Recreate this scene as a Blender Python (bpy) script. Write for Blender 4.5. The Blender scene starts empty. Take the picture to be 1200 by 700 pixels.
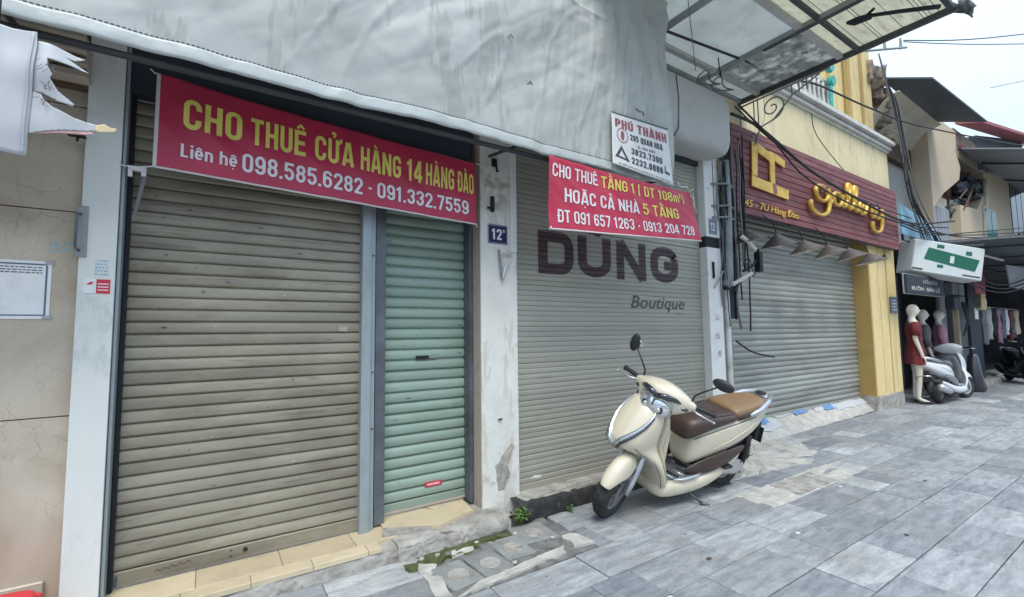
import bpy, bmesh, math, random
from math import sin, cos, pi, radians as R
from mathutils import Vector as V, Matrix, noise

random.seed(7)
S = bpy.context.scene
C = S.collection

# ------------------------------------------------------------------ camera
EYE = 1.37
yaw, pitch, roll = R(33.396), R(4.260), R(-0.6726)
f = V((sin(yaw) * cos(pitch), cos(yaw) * cos(pitch), sin(pitch)))
r = V((cos(yaw), -sin(yaw), 0)); u = r.cross(f)
r2 = r * cos(roll) + u * sin(roll); u2 = u * cos(roll) - r * sin(roll)
cam = bpy.data.cameras.new('camera'); camo = bpy.data.objects.new('camera', cam); C.objects.link(camo)
camo.matrix_world = Matrix(((r2.x, u2.x, -f.x, 0), (r2.y, u2.y, -f.y, 0), (r2.z, u2.z, -f.z, EYE), (0, 0, 0, 1)))
cam.sensor_width = 36; cam.lens = 537.4 / 1200 * 36; cam.clip_start = 0.05; cam.clip_end = 2000
S.camera = camo

# ------------------------------------------------------------------ light
SUN_EL, SUN_AZ = R(61), R(205)
w = bpy.data.worlds.new('World'); S.world = w; w.use_nodes = True
nt = w.node_tree; nt.nodes.clear()
sky = nt.nodes.new('ShaderNodeTexSky'); sky.sky_type = 'NISHITA'; sky.sun_disc = False
sky.sun_elevation = SUN_EL; sky.sun_rotation = SUN_AZ; sky.dust_density = 3; sky.air_density = 1.0
mx = nt.nodes.new('ShaderNodeMix'); mx.data_type = 'RGBA'; mx.inputs['Factor'].default_value = 0.95
tc = nt.nodes.new('ShaderNodeTexCoord'); nz = nt.nodes.new('ShaderNodeTexNoise'); nz.inputs['Scale'].default_value = 2.2; nz.inputs['Detail'].default_value = 4
rp = nt.nodes.new('ShaderNodeValToRGB')
rp.color_ramp.elements[0].position = .3; rp.color_ramp.elements[0].color = (2.05, 2.75, 3.6, 1)
rp.color_ramp.elements[1].position = .75; rp.color_ramp.elements[1].color = (3.0, 3.65, 4.4, 1)
bg = nt.nodes.new('ShaderNodeBackground'); bg.inputs['Strength'].default_value = 0.10
out = nt.nodes.new('ShaderNodeOutputWorld')
L = nt.links.new
L(tc.outputs['Generated'], nz.inputs['Vector']); L(nz.outputs['Fac'], rp.inputs['Fac'])
sp_ = nt.nodes.new('ShaderNodeSeparateXYZ'); L(tc.outputs['Generated'], sp_.inputs[0])          # overcast sky: brighter towards the zenith
zr = nt.nodes.new('ShaderNodeMapRange'); zr.inputs['To Min'].default_value = .92; zr.inputs['To Max'].default_value = 4.4; L(sp_.outputs['Z'], zr.inputs['Value'])
sc_ = nt.nodes.new('ShaderNodeVectorMath'); sc_.operation = 'SCALE'; L(rp.outputs['Color'], sc_.inputs[0]); L(zr.outputs[0], sc_.inputs['Scale'])
L(sky.outputs['Color'], mx.inputs['A']); L(sc_.outputs[0], mx.inputs['B'])
L(mx.outputs['Result'], bg.inputs['Color']); L(bg.outputs['Background'], out.inputs['Surface'])
sd = bpy.data.lights.new('sun', 'SUN'); sd.energy = 1.5; sd.angle = R(24); sd.color = (1, .93, .81)
so = bpy.data.objects.new('sun', sd); C.objects.link(so)
# sky azimuth is measured from +Y towards +X
sdir = V((sin(SUN_AZ) * cos(SUN_EL), cos(SUN_AZ) * cos(SUN_EL), sin(SUN_EL)))
so.rotation_euler = sdir.to_track_quat('Z', 'Y').to_euler()
S.view_settings.view_transform = 'Standard'; S.view_settings.look = 'None'
S.view_settings.exposure = 0.68; S.view_settings.gamma = 1.0

# ------------------------------------------------------------------ materials
def mat(name, col, rough=.6, metal=0., var=.12, scale=3., bump=0., bscale=40., dirt=None, damt=.5, dscale=2.,
        dlo=.5, dhi=.7, coords='world', stretch=(1, 1, 1), coat=0., trans=0., rnd=0., translucent=0., spots=(), streaks=None):
    m = bpy.data.materials.new(name); m.use_nodes = True; n = m.node_tree.nodes; l = m.node_tree.links.new
    b = n['Principled BSDF']
    b.inputs['Roughness'].default_value = rough; b.inputs['Metallic'].default_value = metal
    b.inputs['Coat Weight'].default_value = coat; b.inputs['Coat Roughness'].default_value = .08
    b.inputs['Transmission Weight'].default_value = trans
    if coords == 'world':
        g = n.new('ShaderNodeNewGeometry'); src = g.outputs['Position']
    else:
        g = n.new('ShaderNodeTexCoord'); src = g.outputs['Object']
    mp = n.new('ShaderNodeMapping'); mp.inputs['Scale'].default_value = stretch; l(src, mp.inputs['Vector']); vec = mp.outputs['Vector']
    a = n.new('ShaderNodeTexNoise'); a.inputs['Scale'].default_value = scale; a.inputs['Detail'].default_value = 8; a.inputs['Roughness'].default_value = .6
    l(vec, a.inputs['Vector'])
    rr = n.new('ShaderNodeValToRGB'); e = rr.color_ramp.elements
    e[0].position = .3; e[1].position = .7
    e[0].color = tuple(max(0, c * (1 - var)) for c in col) + (1,); e[1].color = tuple(min(1, c * (1 + var)) for c in col) + (1,)
    l(a.outputs['Fac'], rr.inputs['Fac']); cur = rr.outputs['Color']
    if dirt:
        d = n.new('ShaderNodeTexNoise'); d.inputs['Scale'].default_value = dscale; d.inputs['Detail'].default_value = 10; d.inputs['Roughness'].default_value = .68
        l(vec, d.inputs['Vector'])
        q = n.new('ShaderNodeMapRange'); q.inputs['From Min'].default_value = dlo; q.inputs['From Max'].default_value = dhi; q.inputs['To Max'].default_value = damt
        l(d.outputs['Fac'], q.inputs['Value'])
        k = n.new('ShaderNodeMix'); k.data_type = 'RGBA'; l(q.outputs['Result'], k.inputs['Factor']); l(cur, k.inputs['A']); k.inputs['B'].default_value = tuple(dirt) + (1,)
        cur = k.outputs['Result']
    for scol, ssc, slo, samt, sst in spots:
        mq = n.new('ShaderNodeMapping'); mq.inputs['Scale'].default_value = sst; l(src, mq.inputs['Vector'])
        d = n.new('ShaderNodeTexNoise'); d.inputs['Scale'].default_value = ssc; d.inputs['Detail'].default_value = 3; d.inputs['Roughness'].default_value = .75; l(mq.outputs[0], d.inputs['Vector'])
        q = n.new('ShaderNodeMapRange'); q.inputs['From Min'].default_value = slo; q.inputs['From Max'].default_value = slo + .03; q.inputs['To Max'].default_value = samt; l(d.outputs['Fac'], q.inputs['Value'])
        k = n.new('ShaderNodeMix'); k.data_type = 'RGBA'; l(q.outputs['Result'], k.inputs['Factor']); l(cur, k.inputs['A']); k.inputs['B'].default_value = tuple(scol) + (1,)
        cur = k.outputs['Result']
    if rnd:
        oi = n.new('ShaderNodeObjectInfo'); q = n.new('ShaderNodeMapRange'); q.inputs['To Min'].default_value = 1 - rnd; q.inputs['To Max'].default_value = 1 + rnd
        l(oi.outputs['Random'], q.inputs['Value'])
        k = n.new('ShaderNodeVectorMath'); k.operation = 'SCALE'; l(cur, k.inputs[0]); l(q.outputs['Result'], k.inputs['Scale']); cur = k.outputs['Vector']
    l(cur, b.inputs['Base Color'])
    if bump:
        bn = n.new('ShaderNodeTexNoise'); bn.inputs['Scale'].default_value = bscale; bn.inputs['Detail'].default_value = 6; l(vec, bn.inputs['Vector'])
        bp = n.new('ShaderNodeBump'); bp.inputs['Strength'].default_value = bump; bp.inputs['Distance'].default_value = .01
        l(bn.outputs['Fac'], bp.inputs['Height']); l(bp.outputs['Normal'], b.inputs['Normal'])
    if translucent:
        t = n.new('ShaderNodeBsdfTranslucent'); l(cur, t.inputs['Color']); ms = n.new('ShaderNodeMixShader'); ms.inputs[0].default_value = translucent
        l(b.outputs[0], ms.inputs[1]); l(t.outputs[0], ms.inputs[2]); l(ms.outputs[0], n['Material Output'].inputs['Surface'])
    return m

M = {}
M['shutter_beige'] = mat('shutter_beige', (.290, .262, .200), .5, .15, .18, 2.2, .35, 7, dirt=(.125, .10, .068), damt=.75, dscale=1.9, dlo=.46, dhi=.68, stretch=(.5, 1, 1.4), rnd=.14, spots=(((.50, .48, .43), 16, .715, .8, (.5, 1, 1.6)), ((.07, .055, .04), 11, .70, .7, (1, 1, 1.5)), ((.10, .08, .06), 5, .62, .45, (.25, 1, 5))))
M['shutter_green'] = mat('shutter_green', (.265, .345, .285), .45, .1, .1, 2.5, .2, 9, dirt=(.12, .14, .09), damt=.6, dscale=1.8, dlo=.5, dhi=.75, stretch=(.6, 1, 2), rnd=.09, spots=(((.12, .15, .11), 14, .70, .7, (.6, 1, 1.5)), ((.45, .52, .45), 22, .73, .6, (.4, 1, 1))))
M['shutter_olive'] = mat('shutter_olive', (.325, .315, .265), .5, .1, .06, 1.5, .1, 8, dirt=(.19, .18, .15), damt=.4, dscale=1.2, dlo=.5, dhi=.8, stretch=(.6, 1, 1.2), rnd=.06, spots=(((.16, .15, .12), 6, .64, .35, (.3, 1, 2.5)), ((.46, .45, .41), 24, .74, .5, (.6, 1, 1))))
M['shutter_grey'] = mat('shutter_grey', (.34, .345, .31), .45, .25, .12, 2.5, .2, 8, dirt=(.13, .12, .10), damt=.6, dscale=1.8, dlo=.48, dhi=.75, stretch=(.35, 1, 3), rnd=.16, spots=(((.50, .50, .46), 9, .69, .6, (.4, 1, 2)),))
M['letter_purple'] = mat('letter_purple', (.055, .028, .034), .6, 0, .3, 12, dirt=(.3, .27, .24), damt=.5, dscale=14, dlo=.6, dhi=.75, stretch=(.25, 1, 3))
M['steel_blue'] = mat('steel_blue', (.33, .38, .40), .45, .3, .12, 4, .1, 20, dirt=(.15, .14, .13), damt=.5, dscale=4, stretch=(2, 2, .6))
M['steel_dark'] = mat('steel_dark', (.12, .135, .15), .5, .3, .2, 5, .1, 20, dirt=(.05, .045, .04), damt=.6, dscale=4)
M['black_gap'] = mat('black_gap', (.012, .013, .018), .8)
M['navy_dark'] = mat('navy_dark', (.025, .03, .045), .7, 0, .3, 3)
M['white_marble'] = mat('white_marble', (.66, .665, .63), .25, 0, .04, 1.5, .02, 20, dirt=(.40, .43, .42), damt=.45, dscale=1.3, dlo=.56, dhi=.62, stretch=(3, 1, 1.4))
M['plaster_white'] = mat('plaster_white', (.66, .65, .60), .85, 0, .08, 4, .35, 30, dirt=(.30, .25, .18), damt=.8, dscale=4.5, dlo=.565, dhi=.66, spots=(((.25, .20, .14), 20, .70, .8, (1, 1, .8)), ((.45, .40, .32), 3, .55, .4, (2.5, 1, .5))))
M['plaster_clean'] = mat('plaster_clean', (.70, .70, .68), .8, 0, .06, 4, .2, 30, dirt=(.35, .33, .3), damt=.5, dscale=7, dlo=.6, dhi=.7)
M['plaster_pink'] = mat('plaster_pink', (.42, .35, .29), .85, 0, .15, 6, .3, 30, dirt=(.2, .16, .12), damt=.6, dscale=6)
M['yellow_wall'] = mat('yellow_wall', (.72, .56, .27), .85, 0, .06, 3, .25, 25, dirt=(.60, .50, .34), damt=.7, dscale=5, dlo=.58, dhi=.72, spots=(((.36, .28, .16), 2.2, .58, .35, (3, 1, .3)), ((.40, .30, .16), 22, .70, .7, (1, 1, 1))))
M['yellow_pale'] = mat('yellow_pale', (.72, .61, .38), .85, 0, .06, 2, .25, 25, dirt=(.50, .40, .24), damt=.6, dscale=4, dlo=.55, dhi=.75, spots=(((.40, .34, .24), 2.2, .56, .35, (3, 1, .35)), ((.48, .36, .2), 24, .70, .7, (1, 1, 1))))
M['ochre'] = mat('ochre', (.42, .28, .09), .85, 0, .1, 5, .2, 25)
M['cornice_white'] = mat('cornice_white', (.62, .61, .57), .8, 0, .06, 5, .2, 30, dirt=(.28, .27, .25), damt=.7, dscale=6, dlo=.52, dhi=.7)
M['concrete'] = mat('concrete', (.36, .34, .31), .92, 0, .25, 7, .9, 30, dirt=(.14, .125, .10), damt=.7, dscale=9, dlo=.48, dhi=.68, spots=(((.08, .075, .06), 30, .66, .7, (1, 1, 1)), ((.5, .48, .44), 40, .70, .6, (1, 1, 1))))
M['concrete_pale'] = mat('concrete_pale', (.46, .44, .40), .92, 0, .2, 8, .8, 35, dirt=(.22, .20, .17), damt=.6, dscale=6)
M['kerb_black'] = mat('kerb_black', (.028, .028, .027), .75, 0, .5, 14, .9, 30, dirt=(.25, .24, .22), damt=.7, dscale=16, dlo=.64, dhi=.72)
M['tile_beige'] = mat('tile_beige', (.56, .46, .31), .4, 0, .08, 4, .08, 30, dirt=(.34, .28, .19), damt=.5, dscale=7, rnd=.14)
M['mortar'] = mat('mortar', (.17, .165, .16), .95, 0, .4, 12, .8, 60, dirt=(.07, .07, .06), damt=.7, dscale=8)
M['joint_dirt'] = mat('joint_dirt', (.06, .058, .055), .95, 0, .4, 12, .8, 60)
M['moss'] = mat('moss', (.075, .09, .03), .95, 0, .5, 18, 1, 90, dirt=(.12, .10, .07), damt=.8, dscale=10)
M['paver_grey'] = mat('paver_grey', (.24, .245, .235), .9, 0, .15, 9, .6, 60, dirt=(.13, .13, .11), damt=.6, dscale=8, rnd=.12)
M['asphalt'] = mat('asphalt', (.055, .055, .057), .9, 0, .2, 8, .6, 90)
M['tarp'] = mat('tarp', (.53, .55, .53), .62, 0, .05, 1.2, .15, 22, dirt=(.36, .37, .34), damt=.55, dscale=1.5, dlo=.45, dhi=.72, translucent=.16, spots=(((.30, .30, .27), 3, .58, .35, (2.2, 1, .4)), ((.22, .22, .20), 30, .73, .6, (1, 1, 1))))
M['canvas'] = mat('canvas', (.16, .17, .17), .8, 0, .1, 3)
M['tarp_hem'] = mat('tarp_hem', (.50, .53, .515), .4, 0, .06, 4, .2, 30, dirt=(.45, .46, .44), damt=.5, dscale=4, translucent=.08)
M['tarp_white'] = mat('tarp_white', (.64, .65, .67), .5, 0, .05, 3, .1, 20, translucent=.25)
M['tarp_box'] = mat('tarp_box', (.50, .50, .49), .6, 0, .06, 3, .2, 14, dirt=(.33, .32, .30), damt=.6, dscale=3)
M['frayed'] = mat('frayed', (.62, .50, .30), .8, 0, .2, 10)
M['pink_cloth'] = mat('pink_cloth', (.62, .38, .36), .8, 0, .1, 10)
M['banner_red'] = mat('banner_red', (.44, .018, .060), .42, 0, .10, 3, .06, 20)
M['banner_red_two'] = mat('banner_red_two', (.50, .030, .070), .42, 0, .10, 3, .06, 20)
M['banner_back'] = mat('banner_back', (.62, .55, .54), .5, 0, .1, 5)
M['print_yellow'] = mat('print_yellow', (.74, .62, .13), .45, 0, .12, 8)
M['print_white'] = mat('print_white', (.74, .70, .72), .45, 0, .08, 8)
M['print_dark'] = mat('print_dark', (.06, .06, .065), .6, 0, .3, 20)
M['print_maroon'] = mat('print_maroon', (.33, .10, .12), .6, 0, .3, 30)
M['paper'] = mat('paper', (.74, .74, .73), .7, 0, .05, 8, dirt=(.5, .5, .5), damt=.4, dscale=9)
M['plate_blue'] = mat('plate_blue', (.02, .027, .085), .35, 0, .1, 20, dirt=(.1, .09, .08), damt=.5, dscale=30, dlo=.6)
M['plate_slate'] = mat('plate_slate', (.10, .14, .20), .4, 0, .1, 20)
M['sticker_red'] = mat('sticker_red', (.55, .03, .05), .5)
M['sticker_blue'] = mat('sticker_blue', (.22, .42, .52), .7, 0, .4, 60)
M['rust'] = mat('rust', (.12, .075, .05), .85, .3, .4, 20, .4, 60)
M['iron_black'] = mat('iron_black', (.02, .02, .022), .55, .4, .2, 10)
M['cable'] = mat('cable', (.018, .018, .02), .6)
M['cable_grey'] = mat('cable_grey', (.16, .16, .165), .6)
M['pipe_grey'] = mat('pipe_grey', (.23, .26, .28), .5, .1, .2, 6, dirt=(.10, .09, .08), damt=.6, dscale=5)
M['pipe_white'] = mat('pipe_white', (.55, .54, .50), .55, 0, .15, 6, dirt=(.25, .22, .18), damt=.6, dscale=9)
M['sign_wood'] = mat('sign_wood', (.20, .060, .062), .6, 0, .25, 3, .35, 30, dirt=(.29, .135, .135), damt=.6, dscale=2.5, stretch=(1, 1, 6), rnd=.16)
M['gold'] = mat('gold', (.80, .50, .09), .38, .35, .15, 9, .1, 30, dirt=(.42, .23, .04), damt=.6, dscale=12)
M['lamp_tin'] = mat('lamp_tin', (.12, .10, .09), .5, .4, .3, 14)
M['lamp_inside'] = mat('lamp_inside', (.5, .43, .36), .6, 0, .2, 14)
M['bulb'] = mat('bulb', (.7, .7, .68), .3)
M['canopy_panel'] = mat('canopy_panel', (.66, .69, .68), .5, 0, .07, 1.8, .05, 20, dirt=(.45, .45, .42), damt=.6, dscale=3.2, dlo=.50, dhi=.72, translucent=.5)
M['canopy_dirty'] = mat('canopy_dirty', (.32, .33, .32), .6, 0, .3, 9, .05, 20, dirt=(.68, .69, .68), damt=.8, dscale=8, dlo=.48, dhi=.62, translucent=.6)
M['canopy_yellow'] = mat('canopy_yellow', (.66, .64, .55), .6, 0, .10, 4, .05, 20, dirt=(.36, .33, .24), damt=.8, dscale=7, dlo=.54, dhi=.72, stretch=(1, 4, 1), translucent=.7)
M['frame_grey'] = mat('frame_grey', (.30, .32, .32), .6, .1, .15, 6)
M['frame_dark'] = mat('frame_dark', (.07, .075, .085), .6, .2, .25, 6)
M['frame_white'] = mat('frame_white', (.5, .5, .48), .6, 0, .15, 6)
M['turquoise'] = mat('turquoise', (.05, .38, .33), .5, 0, .3, 12)
M['cream_paint'] = mat('cream_paint', (.66, .585, .445), .28, 0, .03, 3, coords='object', coat=.9, dirt=(.36, .32, .25), damt=.35, dscale=6, dlo=.52, dhi=.75, spots=(((.25, .22, .18), 60, .72, .5, (1, 1, 1)),))
M['white_paint'] = mat('white_paint', (.68, .69, .70), .3, 0, .03, 3, coords='object', coat=.7)
M['grey_paint'] = mat('grey_paint', (.13, .135, .145), .35, .2, .08, 4, coords='object', coat=.5)
M['black_paint'] = mat('black_paint', (.018, .02, .026), .3, .1, .1, 4, coords='object', coat=.8)
M['black_plastic'] = mat('black_plastic', (.02, .02, .021), .5, 0, .2, 8, .05, 60, coords='object')
M['tyre_rubber'] = mat('tyre_rubber', (.028, .028, .028), .8, 0, .25, 12, .4, 50, dirt=(.10, .095, .085), damt=.6, dscale=7, coords='object')
M['seat_brown'] = mat('seat_brown', (.060, .036, .030), .42, 0, .12, 8, .12, 90, coords='object')
M['seat_tan'] = mat('seat_tan', (.25, .15, .075), .45, 0, .10, 8, .12, 90, coords='object')
M['chrome'] = mat('chrome', (.62, .63, .65), .15, 1., .05, 5, coords='object')
M['silver'] = mat('silver', (.55, .56, .58), .35, .7, .06, 6, coords='object')
M['alloy_dull'] = mat('alloy_dull', (.32, .32, .33), .45, .7, .15, 10, coords='object')
M['lens'] = mat('lens', (.70, .73, .76), .05, .75, .05, 30, .3, 40, coords='object', coat=1)
M['dark_lens'] = mat('dark_lens', (.02, .022, .028), .08, 0, .05, 30, coords='object', coat=1)
M['orange_lens'] = mat('orange_lens', (.6, .22, .03), .2, coords='object', coat=1)
M['red_lens'] = mat('red_lens', (.45, .01, .015), .2, coords='object', coat=1)
M['red_plastic'] = mat('red_plastic', (.65, .025, .04), .4)
M['mannequin'] = mat('mannequin', (.70, .64, .55), .4, 0, .04, 5)
M['dress_red'] = mat('dress_red', (.13, .014, .020), .8, 0, .45, 30, .3, 60)
M['shirt_pink'] = mat('shirt_pink', (.42, .20, .28), .85, 0, .12, 10, .3, 60)
M['shirt_grey'] = mat('shirt_grey', (.13, .115, .12), .85, 0, .15, 10, .3, 60)
M['cloth_dark'] = mat('cloth_dark', (.03, .03, .035), .85, 0, .2, 10)
M['leaf'] = mat('leaf', (.10, .19, .04), .6, 0, .3, 20, rnd=.3)
M['leaf_dark'] = mat('leaf_dark', (.035, .085, .03), .6, 0, .3, 20)
M['brick_old'] = mat('brick_old', (.33, .27, .21), .9, 0, .35, 12, 1, 20, dirt=(.09, .08, .07), damt=.8, dscale=7)
M['far_beige'] = mat('far_beige', (.56, .45, .32), .88, 0, .06, 1.4, .2, 10, dirt=(.40, .33, .25), damt=.6, dscale=1.4)
M['far_cream'] = mat('far_cream', (.62, .55, .43), .88, 0, .06, 1.4, .2, 10, dirt=(.36, .32, .27), damt=.6, dscale=1.6)
M['far_grey'] = mat('far_grey', (.38, .36, .34), .88, 0, .1, 1.4, .2, 10, dirt=(.22, .21, .20), damt=.6, dscale=1.6)
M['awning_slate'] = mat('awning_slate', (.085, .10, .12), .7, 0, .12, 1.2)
M['awning_pale'] = mat('awning_pale', (.33, .34, .36), .7, 0, .12, 1.2)
M['awning_red'] = mat('awning_red', (.36, .10, .11), .7, 0, .12, 2)
M['curtain'] = mat('curtain', (.30, .31, .34), .8, 0, .2, 4, stretch=(6, 1, .3))
M['glass_dark'] = mat('glass_dark', (.03, .04, .05), .1, 0, .2, 4)
M['glass_teal'] = mat('glass_teal', (.03, .16, .14), .2, 0, .2, 4)
M['sky_blue_sign'] = mat('sky_blue_sign', (.22, .45, .60), .5, 0, .25, 5, dirt=(.6, .66, .70), damt=.7, dscale=4)
M['sign_green'] = mat('sign_green', (.01, .12, .07), .5)
M['sign_white'] = mat('sign_white', (.60, .63, .62), .5, 0, .04, 4)
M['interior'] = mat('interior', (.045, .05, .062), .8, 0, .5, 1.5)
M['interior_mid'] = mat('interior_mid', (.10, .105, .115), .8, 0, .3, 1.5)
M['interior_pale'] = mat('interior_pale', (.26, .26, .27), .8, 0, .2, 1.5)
M['goods'] = mat('goods', (.22, .20, .22), .8, 0, .3, 6, rnd=.8)
M['wood_tan'] = mat('wood_tan', (.36, .29, .20), .7, 0, .15, 4, stretch=(3, 3, .5))

# stone paving: bluish grey with pale brushed streaks, different on each tile
def paving_material():
    m = bpy.data.materials.new('paving_stone'); m.use_nodes = True; n = m.node_tree.nodes; l = m.node_tree.links.new
    b = n['Principled BSDF']; b.inputs['Roughness'].default_value = .62
    g = n.new('ShaderNodeNewGeometry'); oi = n.new('ShaderNodeObjectInfo')
    off = n.new('ShaderNodeVectorMath'); off.operation = 'MULTIPLY_ADD'
    cv = n.new('ShaderNodeCombineXYZ')
    for i in range(3): l(oi.outputs['Random'], cv.inputs[i])
    off.inputs[1].default_value = (37, 53, 11); l(cv.outputs[0], off.inputs[0]); l(g.outputs['Position'], off.inputs[2])
    mp = n.new('ShaderNodeMapping'); mp.inputs['Scale'].default_value = (2.2, 9, 1); mp.inputs['Rotation'].default_value = (0, 0, .25); l(off.outputs[0], mp.inputs['Vector'])
    a = n.new('ShaderNodeTexNoise'); a.inputs['Scale'].default_value = 2.2; a.inputs['Detail'].default_value = 10; a.inputs['Roughness'].default_value = .65; a.inputs['Distortion'].default_value = .35
    l(mp.outputs[0], a.inputs['Vector'])
    rr = n.new('ShaderNodeValToRGB'); e = rr.color_ramp.elements
    e[0].position = .32; e[0].color = (.185, .20, .22, 1); e[1].position = .72; e[1].color = (.43, .44, .45, 1)
    l(a.outputs['Fac'], rr.inputs['Fac'])
    tint = n.new('ShaderNodeValToRGB'); t = tint.color_ramp.elements
    t[0].position = 0; t[0].color = (.66, .68, .71, 1); t[1].position = .90; t[1].color = (1.12, 1.11, 1.09, 1)
    x = tint.color_ramp.elements.new(.93); x.color = (1.42, 1.40, 1.33, 1)
    l(oi.outputs['Random'], tint.inputs['Fac'])
    k = n.new('ShaderNodeMix'); k.data_type = 'RGBA'; k.blend_type = 'MULTIPLY'; k.inputs['Factor'].default_value = 1
    l(rr.outputs['Color'], k.inputs['A']); l(tint.outputs['Color'], k.inputs['B'])
    d = n.new('ShaderNodeTexNoise'); d.inputs['Scale'].default_value = 1.3; d.inputs['Detail'].default_value = 10; d.inputs['Roughness'].default_value = .7; l(g.outputs['Position'], d.inputs['Vector'])
    q = n.new('ShaderNodeMapRange'); q.inputs['From Min'].default_value = .46; q.inputs['From Max'].default_value = .66; q.inputs['To Max'].default_value = .62; l(d.outputs['Fac'], q.inputs['Value'])
    k2 = n.new('ShaderNodeMix'); k2.data_type = 'RGBA'; l(q.outputs[0], k2.inputs['Factor']); l(k.outputs['Result'], k2.inputs['A']); k2.inputs['B'].default_value = (.235, .225, .21, 1)
    s = n.new('ShaderNodeTexNoise'); s.inputs['Scale'].default_value = 55; s.inputs['Detail'].default_value = 4; l(g.outputs['Position'], s.inputs['Vector'])
    q2 = n.new('ShaderNodeMapRange'); q2.inputs['To Min'].default_value = .72; q2.inputs['To Max'].default_value = 1.28; l(s.outputs['Fac'], q2.inputs['Value'])
    k3 = n.new('ShaderNodeVectorMath'); k3.operation = 'SCALE'; l(k2.outputs['Result'], k3.inputs[0]); l(q2.outputs[0], k3.inputs['Scale'])
    gm = n.new('ShaderNodeTexNoise'); gm.inputs['Scale'].default_value = 9; gm.inputs['Detail'].default_value = 2; l(g.outputs['Position'], gm.inputs['Vector'])
    gq = n.new('ShaderNodeMapRange'); gq.inputs['From Min'].default_value = .735; gq.inputs['From Max'].default_value = .75; gq.inputs['To Max'].default_value = .7; l(gm.outputs['Fac'], gq.inputs['Value'])
    k4 = n.new('ShaderNodeMix'); k4.data_type = 'RGBA'; l(gq.outputs[0], k4.inputs['Factor']); l(k3.outputs[0], k4.inputs['A']); k4.inputs['B'].default_value = (.07, .068, .065, 1)
    l(k4.outputs['Result'], b.inputs['Base Color'])
    q3 = n.new('ShaderNodeMapRange'); q3.inputs['To Min'].default_value = .42; q3.inputs['To Max'].default_value = .8; l(a.outputs['Fac'], q3.inputs['Value']); l(q3.outputs[0], b.inputs['Roughness'])
    bp = n.new('ShaderNodeBump'); bp.inputs['Strength'].default_value = .35; bp.inputs['Distance'].default_value = .006; l(s.outputs['Fac'], bp.inputs['Height']); l(bp.outputs[0], b.inputs['Normal'])
    return m
M['paving'] = paving_material()

# beige marble with a net of thin brown cracks
def marble_material():
    m = bpy.data.materials.new('beige_marble'); m.use_nodes = True; n = m.node_tree.nodes; l = m.node_tree.links.new
    b = n['Principled BSDF']; b.inputs['Roughness'].default_value = .35
    g = n.new('ShaderNodeNewGeometry')
    wn = n.new('ShaderNodeTexNoise'); wn.inputs['Scale'].default_value = 5; wn.inputs['Detail'].default_value = 6; l(g.outputs['Position'], wn.inputs['Vector'])
    ad = n.new('ShaderNodeVectorMath'); ad.operation = 'MULTIPLY_ADD'; ad.inputs[1].default_value = (.22, .22, .22); l(wn.outputs['Color'], ad.inputs[0]); l(g.outputs['Position'], ad.inputs[2])
    mp = n.new('ShaderNodeMapping'); mp.inputs['Scale'].default_value = (13, 0, 8); mp.inputs['Rotation'].default_value = (0, .5, 0); l(ad.outputs[0], mp.inputs['Vector'])
    vo = n.new('ShaderNodeTexVoronoi'); vo.feature = 'DISTANCE_TO_EDGE'; vo.inputs['Scale'].default_value = 1; l(mp.outputs[0], vo.inputs['Vector'])
    q = n.new('ShaderNodeMapRange'); q.inputs['From Max'].default_value = .022; q.inputs['To Min'].default_value = .5; q.inputs['To Max'].default_value = 0; l(vo.outputs['Distance'], q.inputs['Value'])
    gate = n.new('ShaderNodeTexNoise'); gate.inputs['Scale'].default_value = 1.7; l(g.outputs['Position'], gate.inputs['Vector'])
    gq = n.new('ShaderNodeMapRange'); gq.inputs['From Min'].default_value = .44; gq.inputs['From Max'].default_value = .60; l(gate.outputs['Fac'], gq.inputs['Value'])
    mu = n.new('ShaderNodeMath'); mu.operation = 'MULTIPLY'; l(q.outputs[0], mu.inputs[0]); l(gq.outputs[0], mu.inputs[1])
    a = n.new('ShaderNodeTexNoise'); a.inputs['Scale'].default_value = 2.5; a.inputs['Detail'].default_value = 10; a.inputs['Distortion'].default_value = 1; l(g.outputs['Position'], a.inputs['Vector'])
    rr = n.new('ShaderNodeValToRGB'); e = rr.color_ramp.elements
    e[0].position = .3; e[0].color = (.38, .305, .225, 1); e[1].position = .7; e[1].color = (.54, .465, .37, 1); l(a.outputs['Fac'], rr.inputs['Fac'])
    k = n.new('ShaderNodeMix'); k.data_type = 'RGBA'; l(mu.outputs[0], k.inputs['Factor']); l(rr.outputs['Color'], k.inputs['A']); k.inputs['B'].default_value = (.16, .105, .065, 1)
    l(k.outputs['Result'], b.inputs['Base Color'])
    return m
M['beige_marble'] = marble_material()

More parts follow.
